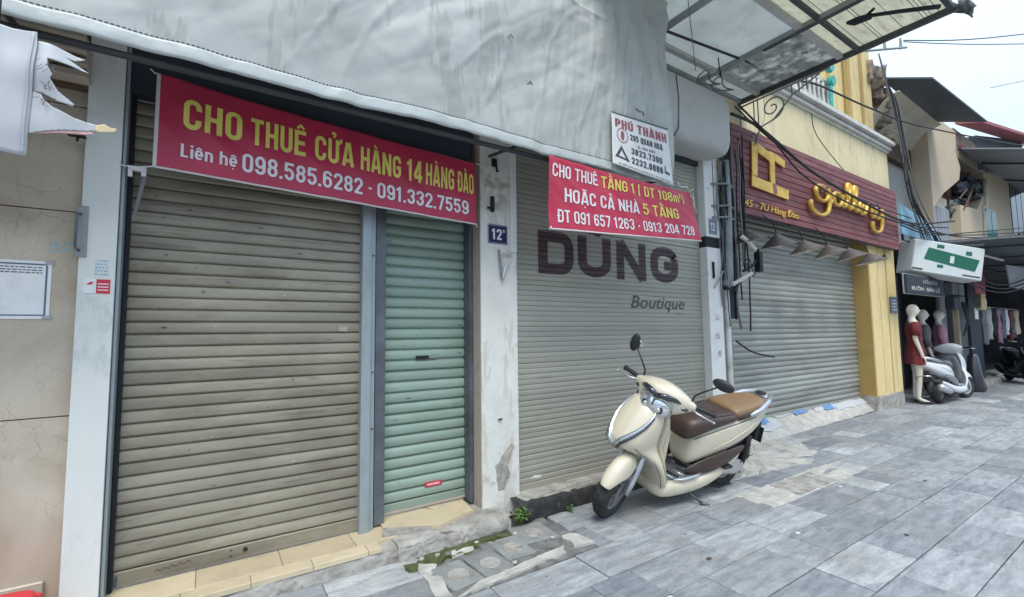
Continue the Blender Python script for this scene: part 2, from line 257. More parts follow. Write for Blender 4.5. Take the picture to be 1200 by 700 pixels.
# ------------------------------------------------------------------ mesh helpers
class MB:
    def __init__(s): s.v = []; s.f = []
    def add(s, vs, fs):
        o = len(s.v); s.v += [tuple(p) for p in vs]; s.f += [tuple(i + o for i in q) for q in fs]; return s
    def box(s, x0, x1, y0, y1, z0, z1, ch=0):
        if ch:
            c = min(ch, (x1 - x0) / 3, (y1 - y0) / 3, (z1 - z0) / 3)
            bm = bmesh.new(); bmesh.ops.create_cube(bm, size=1)
            for v in bm.verts: v.co = V(((x0 + x1) / 2 + v.co.x * (x1 - x0), (y0 + y1) / 2 + v.co.y * (y1 - y0), (z0 + z1) / 2 + v.co.z * (z1 - z0)))
            bmesh.ops.bevel(bm, geom=bm.edges[:], offset=c, segments=1, affect='EDGES')
            bm.verts.index_update(); s.add([v.co for v in bm.verts], [[v.index for v in q.verts] for q in bm.faces]); bm.free(); return s
        return s.add([(x0, y0, z0), (x1, y0, z0), (x1, y1, z0), (x0, y1, z0), (x0, y0, z1), (x1, y0, z1), (x1, y1, z1), (x0, y1, z1)],
                     [(0, 3, 2, 1), (4, 5, 6, 7), (0, 1, 5, 4), (1, 2, 6, 5), (2, 3, 7, 6), (3, 0, 4, 7)])
    def prism(s, pts, d):
        """pts: planar outline of 3D points, d: thickness vector"""
        n = len(pts); d = V(d); a = [V(p) for p in pts]
        return s.add(a + [p + d for p in a], [tuple(range(n))[::-1], tuple(range(n, 2 * n))] + [(i, (i + 1) % n, (i + 1) % n + n, i + n) for i in range(n)])
    def tube(s, pts, rad, n=8, cap=True, flat=1.0):
        pts = [V(p) for p in pts]; rings = []; k = len(pts)
        rads = rad if isinstance(rad, (list, tuple)) else [rad] * k
        prev = None
        for i, p in enumerate(pts):
            t = (pts[min(i + 1, k - 1)] - pts[max(i - 1, 0)]).normalized()
            if prev is None:
                a = t.cross(V((0, 0, 1)))
                if a.length < .1: a = t.cross(V((1, 0, 0)))
            else: a = prev - t * prev.dot(t)
            a.normalize(); prev = a; b = t.cross(a)
            rings.append([p + (a * cos(2 * pi * j / n) + b * sin(2 * pi * j / n) * flat) * rads[i] for j in range(n)])
        return s.loft(rings, cap)
    def loft(s, rings, cap=True, closed=False):
        n = len(rings[0]); k = len(rings); vs = [p for q in rings for p in q]; fs = []
        for i in range(k if closed else k - 1):
            for j in range(n):
                a = i * n + j; b = i * n + (j + 1) % n; c = ((i + 1) % k) * n
                fs.append((a, b, c + (j + 1) % n, c + j))
        if cap and not closed: fs += [tuple(range(n))[::-1], tuple(range((k - 1) * n, k * n))]
        return s.add(vs, fs)
    def lathe(s, prof, origin, axis='Y', n=24, closed=False):
        """prof: list of (radius, along)"""
        rings = []
        for rad, al in prof:
            ring = []
            for j in range(n):
                a = 2 * pi * j / n; p = (rad * cos(a), rad * sin(a))
                q = {'X': (al, p[0], p[1]), 'Y': (p[0], al, p[1]), 'Z': (p[0], p[1], al)}[axis]
                ring.append(V(q) + V(origin))
            rings.append(ring)
        return s.loft(rings, cap=not closed, closed=closed)
    def ell(s, c, rx, ry, rz, n=14, m=9):
        rings = []
        for i in range(1, m):
            a = pi * i / m
            rings.append([(c[0] + rx * sin(a) * cos(2 * pi * j / n), c[1] + ry * sin(a) * sin(2 * pi * j / n), c[2] + rz * cos(a)) for j in range(n)])
        return s.loft(rings)
    def grid(s, fn, nu, nv):
        vs = [fn(i / nu, j / nv) for j in range(nv + 1) for i in range(nu + 1)]
        return s.add(vs, [(j * (nu + 1) + i, j * (nu + 1) + i + 1, (j + 1) * (nu + 1) + i + 1, (j + 1) * (nu + 1) + i) for j in range(nv) for i in range(nu)])
    def xf(s, m):
        s.v = [tuple(m @ V(p)) for p in s.v]; return s

def obj(name, mb, m, parent=None, smooth=False, sub=0, solid=0, bevel=0, label=None, kind=None):
    me = bpy.data.meshes.new(name); me.from_pydata(mb.v, [], mb.f); me.update()
    bm = bmesh.new(); bm.from_mesh(me); bmesh.ops.recalc_face_normals(bm, faces=bm.faces); bm.to_mesh(me); bm.free()
    me.materials.append(M[m] if isinstance(m, str) else m)
    if smooth or sub:
        me.polygons.foreach_set('use_smooth', [True] * len(me.polygons))
        if smooth == 'auto': me.set_sharp_from_angle(angle=R(35))
    o = bpy.data.objects.new(name, me); C.objects.link(o)
    if parent: o.parent = parent
    if solid: q = o.modifiers.new('solid', 'SOLIDIFY'); q.thickness = solid; q.offset = 0
    if bevel: q = o.modifiers.new('bevel', 'BEVEL'); q.width = bevel; q.segments = 2; q.limit_method = 'ANGLE'
    if sub: q = o.modifiers.new('sub', 'SUBSURF'); q.levels = sub; q.render_levels = sub
    if label: o['label'] = label
    if kind: o['kind'] = kind
    return o
def tag(o, label, cat, group=None):
    o['label'] = label; o['category'] = cat
    if group: o['group'] = group
    return o
def thing(name, label, cat, loc=(0, 0, 0), group=None):
    o = bpy.data.objects.new(name, None); o.location = loc; o.empty_display_size = .2; C.objects.link(o); return tag(o, label, cat, group)
def rep(src, parent, loc):
    c = src.copy(); C.objects.link(c); c.parent = parent; c.location = loc; return c

_tc = {}
def text_mesh(s, bold=0., shear=0., res=4):
    """flat text, baseline z=0, cap height 1, x from 0; returns verts (x,z), faces, width"""
    key = (s, bold, shear)
    if key in _tc: return _tc[key]
    def raw(t):
        cu = bpy.data.curves.new('t', 'FONT'); cu.body = t; cu.size = 1; cu.offset = bold; cu.shear = shear; cu.resolution_u = res
        o = bpy.data.objects.new('t', cu); C.objects.link(o)
        dg = bpy.context.evaluated_depsgraph_get(); e = o.evaluated_get(dg); me = e.to_mesh()
        v = [(p.co.x, p.co.y) for p in me.vertices]; fc = [tuple(q.vertices) for q in me.polygons]; e.to_mesh_clear()
        bpy.data.objects.remove(o); bpy.data.curves.remove(cu); return v, fc
    v, fc = raw(s); hv, _ = raw('H'); cap = max(p[1] for p in hv) ; base = min(p[1] for p in hv)
    x0 = min(p[0] for p in v); x1 = max(p[0] for p in v); h = cap - base
    v = [((p[0] - x0) / (x1 - x0), (p[1] - base) / h) for p in v]
    _tc[key] = (v, fc, (x1 - x0) / h); return _tc[key]
def text_on(name, s, fn, m, parent, bold=.03, shear=0., cuts=None, thick=0.):
    """fn(u,v) -> point; u 0..1 along the line, v 0..1 baseline to cap height"""
    v, fc, _ = text_mesh(s, bold, shear)
    if cuts:
        bm = bmesh.new(); bv = [bm.verts.new((a, b, 0)) for a, b in v]
        for q in fc:
            try: bm.faces.new([bv[i] for i in q])
            except ValueError: pass
        for c in cuts: bmesh.ops.bisect_plane(bm, geom=bm.verts[:] + bm.edges[:] + bm.faces[:], plane_co=(0, c, 0), plane_no=(0, 1, 0))
        bm.verts.index_update(); v = [(p.co.x, p.co.y) for p in bm.verts]; fc = [tuple(p.index for p in q.verts) for q in bm.faces]; bm.free()
    mb = MB().add([fn(a, b) for a, b in v], fc)
    o = obj(name, mb, m, parent)
    if thick: q = o.modifiers.new('solid', 'SOLIDIFY'); q.thickness = thick; q.offset = 0
    return o

# condensed bold sign lettering drawn from strokes: each glyph is a list of centre lines in a box 1 high
def _arc(cx, cy, rx, ry, a0, a1, n=6): return [(cx + rx * cos(R(a0 + (a1 - a0) * k / n)), cy + ry * sin(R(a0 + (a1 - a0) * k / n))) for k in range(n + 1)]
def glyph(c, w_, t):
    l, r_, b, T, m = t / 2, w_ - t / 2, t / 2, 1 - t / 2, .5; cx = w_ / 2; rx = (r_ - l) / 2; q = min(rx, .24)
    top = _arc(cx, T - q, rx, q, 0, 180, 10); bot = _arc(cx, b + q, rx, q, 180, 360, 10)
    g = {'O': [top + bot + [(r_, T - q)]], 'C': [[(r_, .66)] + top + bot + [(r_, .34)]], 'G': [[(r_, .68)] + top + bot + [(r_, .50)], [(cx - .02, .47), (w_, .47)]],
         'H': [[(l, 0), (l, 1)], [(r_, 0), (r_, 1)], [(l, m), (r_, m)]], 'T': [[(0, T), (w_, T)], [(cx, 0), (cx, 1 - t)]], 'U': [[(l, 1)] + bot + [(r_, 1)]],
         'E': [[(l, 0), (l, 1)], [(t, T), (w_ - .02, T)], [(t, m), (w_ - .06, m)], [(t, b), (w_ - .02, b)]], 'F': [[(l, 0), (l, 1)], [(t, T), (w_, T)], [(t, m), (w_ - .05, m)]], 'L': [[(l, 0), (l, 1)], [(t, b), (w_ - .04, b)]],
         'A': [[(l * .9, 0), (cx - t * .22, 1)], [(w_ - l * .9, 0), (cx + t * .22, 1)], [(l + t * .5, .24), (r_ - t * .5, .24)]],
         'N': [[(l, 0), (l, 1)], [(r_, 0), (r_, 1)], [(l, .97), (r_, .03)]], 'D': [[(l, 0), (l, 1)], [(l, b), (cx, b)] + _arc(r_ - q, b + q, q, q, -90, 0) + _arc(r_ - q, T - q, q, q, 0, 90) + [(l, T)]],
         'P': [[(l, 0), (l, 1)], [(l, .44), (cx, .44)] + _arc(r_ - .18, .62, .18, .18, -90, 0, 5) + _arc(r_ - .18, T - .18, .18, .18, 0, 90, 5) + [(l, T)]],
         'M': [[(l, 0), (l, 1)], [(r_, 0), (r_, 1)], [(l, .95), (cx, .3), (r_, .95)]], 'Q': [top + bot + [(r_, T - q)], [(cx, .2), (w_, -.03)]],
         'R': [[(l, 0), (l, 1)], [(l, .46), (r_ - .16, .46)] + _arc(r_ - .16, .69, .16, .23, -90, 90, 8) + [(l, T)], [(cx, .46), (r_, 0)]], 'I': [[(l, 0), (l, 1)]],
         'Y': [[(l, 1), (cx, .45), (cx, 0)], [(r_, 1), (cx, .45)]],
         '0': [top + bot + [(r_, T - q)]], '1': [[(cx + .02, 0), (cx + .02, 1)], [(cx - .18, .76), (cx, .86)]],
         '2': [[(l, .68)] + _arc(cx, T - q, rx, q, 180, 0, 10) + [(r_, .62), (l + .02, b + .02)], [(l * .3, b), (w_, b)]],
         '3': [[(l, .72)] + _arc(cx, T - .2, rx, .2, 180, -60, 10) + [(cx - .02, .53)], [(cx - .02, .5)] + _arc(cx, b + .23, rx, .23, 60, -180, 10)],
         '4': [[(r_ - .07, 0), (r_ - .07, 1)], [(r_ - .09, .97), (l * .5, .30)], [(0, .25), (w_ + .01, .25)]],
         '5': [[(w_ - .03, T), (l + .02, T), (l, .50)], [(l, .50), (l + .05, .58), (cx, .62)] + _arc(cx, b + .26, rx, .26, 75, -170, 10)],
         '6': [[(r_, .74)] + _arc(cx, T - q, rx, q, 10, 180, 10) + _arc(cx, b + .24, rx, .24, 180, 360, 10) + _arc(cx, b + .28, rx, .24, 0, 175, 10)],
         '7': [[(0, T), (w_, T)], [(r_, T), (cx - .06, 0)]], '8': [_arc(cx, T - .20, rx * .92, .20, -90, 270, 18), _arc(cx, b + .23, rx, .23, -90, 270, 18)],
         '9': [[(l, .26)] + _arc(cx, b + q, rx, q, 190, 360, 10) + _arc(cx, T - .24, rx, .24, 0, 180, 10) + _arc(cx, T - .28, rx, .24, 180, 355, 10)],
         '-': [[(.06, .40), (w_ - .06, .40)]], '(': [[(r_ * .7, 1.05), (l, .8), (l, .15), (r_ * .7, -.1)]], ')': [[(l, 1.05), (r_ * .7, .8), (r_ * .7, .15), (l, -.1)]],
         'i': [[(l, 0), (l, .72)], [(l, .84), (l, 1)]], 'n': [[(l, 0), (l, .74)], [(l, .5)] + _arc(cx, .66 - .16, rx, .17, 180, 0, 8) + [(r_, 0)]], 'h': [[(l, 0), (l, 1)], [(l, .5)] + _arc(cx, .50, rx, .17, 180, 0, 8) + [(r_, 0)]],
         'e': [[(l, .36), (r_, .36)] + _arc(cx, .46, rx, .22, 0, 180, 8) + _arc(cx, .30, rx, .22, 180, 325, 8)], 'm': [[(l, 0), (l, .74)], [(l, .55)] + _arc((l + cx) / 2, .52, rx / 2, .15, 180, 0, 6) + [(cx, 0)], [(cx, .52)] + _arc((r_ + cx) / 2, .52, rx / 2, .15, 180, 0, 6) + [(r_, 0)]],
         '.': [[(l, 0), (l, t * 1.05)]], ':': [[(l, 0), (l, t)], [(l, .5), (l, .5 + t)]], '²': [_arc(cx, .88, rx * .6, .1, 180, 0, 6) + [(l + .04, .55), (r_ - .04, .55)]]}
    return g[c]
COMP = {'Ê': 'E^', 'Ử': 'Uj?', 'À': 'A`', 'Đ': 'D_', 'Ầ': 'A^`', 'Ặ': 'Au,', 'Ả': 'A?', 'Ũ': 'U~', 'Ú': 'U/', 'ê': 'e^', 'ệ': 'e^,', 'Ẻ': 'E?', 'Ớ': 'O/', 'Ấ': 'A^/'}
def mark(k, cx, y, w_, t):
    a = t * .62
    return {'^': ([[(cx - .15, y), (cx, y + .13), (cx + .15, y)]], .17), '`': ([[(cx - .12, y + .13), (cx + .04, y)]], .16), '/': ([[(cx - .02, y), (cx + .13, y + .13)]], .16),
            '?': ([_arc(cx, y + .12, .07, .065, 180, -60, 6) + [(cx + .01, y)]], .2), 'u': ([_arc(cx, y + .12, .13, .12, 190, 350, 7)], .16), ',': ([[(cx, -.22), (cx, -.22 + a * 1.1)]], 0),
            '~': ([[(cx - .17, y + .02), (cx - .10, y + .10), (cx, y + .06), (cx + .10, y + .02), (cx + .17, y + .10)]], .15), 'j': ([[(w_ - .02, .86), (w_ + .09, .93), (w_ + .10, 1.06)]], 0), '_': ([[(-.07, .5), (w_ * .5, .5)]], 0)}[k], a
def ribbon(p, t):
    q = [p[0]]
    for a in p[1:]:
        if abs(a[0] - q[-1][0]) + abs(a[1] - q[-1][1]) > 1e-5: q.append(a)
    p = q; n = len(p); L_, R_ = [], []; closed = abs(p[0][0] - p[-1][0]) + abs(p[0][1] - p[-1][1]) < 1e-4
    for i in range(n):
        a = p[i - 1] if i else (p[-2] if closed else None); b = p[i + 1] if i < n - 1 else (p[1] if closed else None)
        d1 = V((p[i][0] - a[0], p[i][1] - a[1])).normalized() if a else None; d2 = V((b[0] - p[i][0], b[1] - p[i][1])).normalized() if b else None
        if d1 is None: d1 = d2
        if d2 is None: d2 = d1
        nn = V((-(d1.y + d2.y), d1.x + d2.x)); nn = nn.normalized() if nn.length > .2 else V((-d2.y, d2.x)); k = min(1.5, 1 / max(.3, nn.dot(V((-d2.y, d2.x)))))
        L_.append((p[i][0] + nn.x * t / 2 * k, p[i][1] + nn.y * t / 2 * k)); R_.append((p[i][0] - nn.x * t / 2 * k, p[i][1] - nn.y * t / 2 * k))
    return [(L_[i], L_[i + 1], R_[i + 1], R_[i]) for i in range(n - 1)]
def sign_text(name, s, fn, m, parent, t=.17, w_=.50, gap=.09, cuts=None, depth=.00012):
    """like text_on, in the condensed bold face; fn(u, v, extra depth)"""
    x = 0; Q = []
    for ch in s:
        if ch == ' ': x += .28; continue
        base, marks = (COMP[ch][0], COMP[ch][1:]) if ch in COMP else (ch, '')
        wd = {'1': w_ * .72, 'I': t, 'i': t * .95, '.': t, ':': t, '-': w_ * .62, 'M': w_ * 1.35, 'm': w_ * 1.3, '(': w_ * .5, ')': w_ * .5, 'L': w_ * .85, '²': w_ * .6, 'A': w_ * 1.12, 'N': w_ * 1.06, 'e': w_ * .9, 'n': w_ * .9, 'h': w_ * .92}.get(base, w_)
        st = [(p, t) for p in glyph(base, wd, t)]
        y = 1.07 if base.isupper() else .78
        for k in marks:
            (pp, hh), a = mark(k, wd / 2, y, wd, t); st += [(p, a) for p in pp]; y += hh
        for i, (p, tt) in enumerate(st):
            for qd in ribbon(p, tt):
                ln_ = max(abs(qd[0][0] - qd[1][0]) + abs(qd[0][1] - qd[1][1]), .01); k_ = max(1, int(ln_ / .16))
                for e in range(k_):
                    f0, f1 = e / k_, (e + 1) / k_; mixp = lambda A, B_, q: (A[0] + (B_[0] - A[0]) * q + x, A[1] + (B_[1] - A[1]) * q)
                    Q.append(([mixp(qd[0], qd[1], f0), mixp(qd[0], qd[1], f1), mixp(qd[3], qd[2], f1), mixp(qd[3], qd[2], f0)], i * depth))
        x += wd + gap + (.06 if 'j' in marks else 0)
    W = x - gap; mb = MB()
    for qd, dd in Q:
        if cuts:
            bm = bmesh.new(); bv = [bm.verts.new((a / W, b, 0)) for a, b in qd]; bm.faces.new(bv)
            lo = min(b for _, b in qd); hi = max(b for _, b in qd)
            for c in cuts:
                if lo < c < hi: bmesh.ops.bisect_plane(bm, geom=bm.verts[:] + bm.edges[:] + bm.faces[:], plane_co=(0, c, 0), plane_no=(0, 1, 0))
            bm.verts.index_update(); mb.add([fn(v.co.x, v.co.y, dd) for v in bm.verts], [[v.index for v in q.verts] for q in bm.faces]); bm.free()
        else: mb.add([fn(a / W, b, dd) for a, b in qd], [(0, 1, 2, 3)])
    return obj(name, mb, m, parent)
def nz3(x, y, z=0.): return noise.noise(V((x, y, z)))
def fbm(x, y, z=0., o=4): return noise.fractal(V((x, y, z)), .9, 2.1, o)

# ================================================================== SETTING
g = MB().grid(lambda a, b: (-150 + 330 * a, -150 + 300 * b, -.18), 6, 6)
obj('ground', g, 'mortar', kind='structure')
obj('road', MB().add([(-150, -14, -.15), (180, -14, -.15), (180, -2.2, -.15), (-150, -2.2, -.15)], [(0, 1, 2, 3)]), 'asphalt', kind='structure')
pave = obj('pavement', MB().box(-12, 60, -2.05, 6, -.17, -.022), 'joint_dirt', kind='structure')
obj('kerb', MB().box(-12, 60, -2.2, -2.053, -.17, -.002, .012), 'paver_grey', kind='structure')

# paving tiles: 0.6 x 0.297 m, rows parallel to the shops
TW, TD = .6, .297
tmb = MB().box(-TW / 2 + .0022, TW / 2 - .0022, -TD / 2 + .0032, TD / 2 - .0032, -.02, 0, .0028)
tme = obj('paving_tile', tmb, 'paving', pave)
sqm = obj('paving_tile', MB().box(-.148, .148, -TD / 2 + .0032, TD / 2 - .0032, -.02, 0, .0028), 'paving', pave)
offs = {3: .55, 4: .55, 2: .255, 1: .0}
tiles = []
for row in range(-6, 11):
    y = .16 + TD / 2 + TD * row
    if y + TD / 2 > 3.14: continue
    if row == 10: pass
    off = offs.get(row, [0, .3, .12, .42][row % 4] + random.uniform(-.05, .05))
    for k in range(-6, 62):
        x = off + TW * k + TW / 2
        if y > 2.45 and x < 1.1 and y + TD / 2 > 2.9: continue
        if 1.02 < x < 2.12 and 2.2 < y: continue                   # the meter covers lie here
        if y + TD / 2 > 2.86 and x - TW / 2 < 4.9: continue       # under step and kerb
        if 4.0 < x < 4.95 and 1.95 < y < 2.2: continue               # concrete patch
        if 4.25 < x < 5.6 and y > 2.5: continue                     # rough mortar
        if y > 2.9 and x < 5.65: continue
        tiles.append((x, y))
def seen(x, y):
    p = V((x, y, -EYE)); d = p.dot(f)
    return d > .3 and abs(p.dot(r2) / d) < 1.2 and abs(p.dot(u2) / d) < .72
tiles.sort(key=lambda t: (not seen(*t), t[0] ** 2 + t[1] ** 2))
rest = MB(); nt_ = 0
for x, y in tiles:
    dz = random.gauss(0, .0012); rx, ry = random.gauss(0, .003), random.gauss(0, .002)
    halves = random.random() < .34
    if nt_ < 296:
        for src, ox in ([(sqm, -.15), (sqm, .15)] if halves else [(tme, 0)]):
            c = src if (src is tme and nt_ == 0) else rep(src, pave, (0, 0, 0))
            if c is not src: pass
            c.location = (x + ox, y, dz + random.gauss(0, .001)); c.rotation_euler = (rx, ry, random.gauss(0, .0015)); nt_ += 1
    else:
        rest.box(x - TW / 2 + .003, x + TW / 2 - .003, y - TD / 2 + .003, y + TD / 2 - .003, -.02, dz)
sqm.location = (-3.0, -1.5, 0)
obj('distant_paving', rest, 'paving', pave, kind='stuff')
# alley of paving beyond the yellow pillar
far = MB()
for i in range(18):
    for j in range(3):
        far.box(10.62 + .6 * i, 11.21 + .6 * i, 3.15 + .3 * j, 3.445 + .3 * j, -.02, random.gauss(-.001, .001))
obj('shop_paving', far, 'paving', pave, kind='stuff')

# irregular slab helper: polygon outline with rough rim
def slab(name, pts, z0, z1, m, parent=None, amp=.006, res=.03, seed=0, **kw):
    bm = bmesh.new(); base = [V((p[0], p[1], 0)) for p in pts]; ring = []
    for i, p in enumerate(base):
        q = base[(i + 1) % len(base)]; n = max(1, int((q - p).length / res))
        for k in range(n):
            a = p.lerp(q, k / n); d = nz3(a.x * 14, a.y * 14, seed) * amp * 2.2
            ring.append(V((a.x + d, a.y + nz3(a.x * 14 + 9, a.y * 14, seed) * amp * 2.2, 0)))
    cx = sum((p.x for p in ring)) / len(ring); cy = sum((p.y for p in ring)) / len(ring)
    n = len(ring); mb = MB(); L_ = []
    for t, zz in ((1, z0), (1, z1 - .012), (.985, z1), (.8, z1), (.5, z1), (.2, z1)):
        L_.append([(cx + (p.x - cx) * t, cy + (p.y - cy) * t, zz + (nz3(p.x * 9 * t, p.y * 9 * t, seed + 3) * amp * 1.4 if zz > z0 else 0)) for p in ring])
    mb.loft(L_, cap=True)
    return obj(name, mb, m, parent, smooth='auto', **kw)

# concrete patch with a lid in the pavement, rough mortar beside it
t = thing('access_cover', 'square beige concrete cover with pale mortar rim set in the grey paving', 'cover', (0, 0, 0))
slab('rim', [(3.66, 1.930), (5.30, 1.935), (5.30, 2.25), (3.66, 2.25)], -.02, .001, 'concrete_pale', t, .008, seed=2)
slab('lid', [(4.13, 1.955), (4.80, 1.96), (4.83, 2.21), (4.16, 2.22)], -.01, .009, 'concrete', t, .003, seed=5)
tag(slab('mortar_spill', [(3.92, 2.50), (4.9, 2.42), (5.2, 2.34), (5.75, 2.52), (5.98, 2.80), (5.95, 3.15), (5.2, 3.2), (4.0, 2.98)], -.02, .008, 'concrete_pale', None, .02, seed=8),
    'rough patch of spilled grey mortar where the paving meets the wall behind the cream scooter', 'mortar patch')
for row in (7, 8):
    y0 = .16 + .297 * row
    tag(slab('cut_paving_slab', [(2.13, y0 + .004), (2.62, y0 + .004), (2.62, y0 + .292), (2.15, y0 + .292)], -.022, -.0045, 'paving', None, .004, seed=60 + row), ['cut grey paving slab right of the meter covers, nearer the camera', 'cut grey paving slab against the black kerb by the meter covers'][row - 7], 'paving slab')
# small meter covers before the green shutter
tag(slab('dirt_bed', [(1.00, 2.24), (2.14, 2.26), (2.13, 2.84), (1.0, 2.81)], -.02, -.006, 'mortar', None, .01, seed=1), 'dark earth and mortar bed around the small covers', 'dirt bed')
mc = [(1.22, 2.46, .10, .205, .27), (1.44, 2.475, .04, .205, .27), (1.66, 2.56, -.06, .205, .28), (1.90, 2.66, -.10, .27, .27)]
for i, (x, y, a, wd, dp) in enumerate(mc):
    t = thing('meter_cover', ['grey concrete meter cover with round lid, nearest the camera of the four', 'grey concrete meter cover with round lid, second from the left', 'grey concrete meter cover tilted beside mossy joint, third from the left', 'wider grey concrete meter cover against the black kerb'][i], 'cover', (x, y, .0), 'small meter covers in the pavement')
    t.rotation_euler = (random.uniform(-.01, .01), random.uniform(-.01, .01), a)
    obj('block', MB().box(-wd / 2, wd / 2, -dp / 2, dp / 2, -.015, .004, .006), 'paver_grey', t)
    obj('lid', MB().lathe([(.0, .006), (.048, .007), (.05, .009), (.062, .010), (.066, .002), (.0, .002)], (0, -.02, 0), 'Z', 28), 'concrete', t, smooth='auto')
for i, p in enumerate([[(1.02, 2.30), (1.10, 2.28), (1.13, 2.5), (1.05, 2.55)], [(1.10, 2.24), (1.9, 2.30), (1.94, 2.38), (1.3, 2.31)], [(1.28, 2.64), (1.44, 2.66), (1.46, 2.71), (1.30, 2.70)], [(1.04, 2.58), (1.12, 2.54), (1.18, 2.64), (1.08, 2.68)], [(2.0, 2.34), (2.14, 2.30), (2.13, 2.48), (2.02, 2.50)]]):
    tag(slab('mortar_piece', p, -.02, .006, 'concrete_pale', None, .007, seed=20 + i), ['pale broken mortar piece at the left end of the meter covers', 'long pale mortar strip along the front of the meter covers', 'small pale mortar chip behind the meter covers', 'pale mortar chip by the foot of the concrete step', 'pale mortar piece right of the meter covers'][i], 'mortar piece', 'pale mortar pieces round the meter covers')
tag(slab('moss', [(1.0, 2.62), (1.5, 2.66), (1.75, 2.70), (1.80, 2.80), (1.3, 2.795), (1.0, 2.78)], -.02, .004, 'moss', None, .02, seed=31), 'brown green moss along the foot of the concrete step', 'moss')['kind'] = 'stuff'

def plant(name, x, y, z, n, h, m, label, cat='plant', spread=.10, leafw=.018):
    t = thing(name, label, cat, (x, y, z)); lf = MB(); st = MB()
    for i in range(n):
        a = random.uniform(0, 2 * pi); rr_ = random.uniform(.1, 1) * spread; hh = h * random.uniform(.3, 1)
        tip = V((cos(a) * rr_, sin(a) * rr_ * .7, hh)); st.tube([(0, 0, 0), tip * .55 + V((0, 0, hh * .12)), tip], [.0022, .0016, .001], 4)
        for k in range(3):
            c = tip * random.uniform(.6, 1.05); d = V((random.uniform(-1, 1), random.uniform(-1, 1), random.uniform(-.3, .5))).normalized(); s_ = d.cross(V((0, 0, 1))).normalized()
            L0 = leafw * random.uniform(1.2, 2.2); w0 = leafw * random.uniform(.5, .8)
            lf.add([c, c + d * L0 * .5 + s_ * w0, c + d * L0 + V((0, 0, -.004)), c + d * L0 * .5 - s_ * w0], [(0, 1, 2), (0, 2, 3)])
    obj('stem', st, 'leaf', t); obj('foliage', lf, 'leaf', t)
    return t
plant('weed', 1.90, 2.80, .0, 26, .13, 'leaf', 'small green weed growing where white pillar meets black kerb', spread=.09)
plant('weed', 2.35, 2.80, -.005, 8, .045, 'leaf', 'tiny dark weed at the foot of the black kerb', spread=.05, leafw=.012)
plant('weed', 4.72, 2.78, .01, 36, .13, 'leaf', 'green weed in the mortar behind the cream scooter', spread=.12)

# ================================================================== STEP IN FRONT OF THE FIRST TWO SHUTTERS
step = thing('entrance_step', 'low broken concrete step with beige tiles before the beige and green shutters', 'step', (0, 0, 0))
def rough_block(x0, x1, yf, yb, z1, seed, amp=.01, nx=60, lean=.02):
    """concrete bar with a worn front edge"""
    def fn(a, b):
        x = x0 + (x1 - x0) * a; prof = [(0, 0), (lean * .4, .55), (lean, .9), (lean + .03, 1.0), (lean + .12, 1.0), (yb - yf, 1.0)]
        i = min(int(b * 5), 4); tt = b * 5 - i; p = prof[i]; q = prof[i + 1]
        y = yf + p[0] + (q[0] - p[0]) * tt; z = (p[1] + (q[1] - p[1]) * tt) * (z1 + .02) - .02
        e = amp if b < .75 else amp * .3
        return (x, y - fbm(x * 7, z * 9, seed) * e * 1.6, z + fbm(x * 6, y * 7, seed + 7) * e * (.9 if b > .3 else .1))
    def fn2(a, b):
        p = fn(a, b); k = 1 if .05 < b else 0
        chip = max(0, nz3(p[0] * 9, b * 4, seed + 20) - .25) * .06 * (1 if .3 < b < .75 else 0)
        return (p[0], p[1] + chip - fbm(p[0] * 28, p[2] * 30, seed + 11) * .004 * k, p[2] - chip * .6 + fbm(p[0] * 26, p[1] * 26, seed + 15) * .003 * k)
    return MB().grid(fn2, nx * 4, 50)
obj('concrete_base', rough_block(-2.2, 1.02, 2.785, 3.3, .088, 3, .008), 'concrete', step, smooth=True)
obj('concrete_base', rough_block(.99, 1.80, 2.768, 3.3, .098, 5, .009, lean=.016), 'concrete', step, smooth=True)
# tiles on the step
x = -.98
while x < .85:
    x1 = min(x + .30, .90)
    obj('step_tile', MB().box(x + .001, x1 - .0015, 2.80, 2.898, .075, .1045, .002), 'tile_beige', step); x += .30
x = -.82
while x < 1.0:
    x1 = min(x + .40, 1.03)
    obj('step_tile', MB().box(x + .001, x1 - .0015, 2.900, 3.20, .07, .1035, .002), 'tile_beige', step); x += .40
# broken tiles in front of the green shutter
def flat(pts, z0, z1): return MB().prism([(a, b, z0) for a, b in pts], (0, 0, z1 - z0))
obj('step_tile', flat([(.98, 3.04), (1.30, 2.86), (1.62, 2.98), (1.42, 3.05), (1.30, 3.24), (1.0, 3.24)], .09, .1195), 'tile_beige', step)
obj('step_tile', flat([(1.40, 3.052), (1.60, 2.975), (1.64, 3.24), (1.33, 3.24)], .09, .1215), 'tile_beige', step)
obj('mortar_smear', flat([(.94, 2.93), (1.24, 2.87), (1.12, 3.06), (1.0, 3.09)], .09, .1170), 'concrete', step)

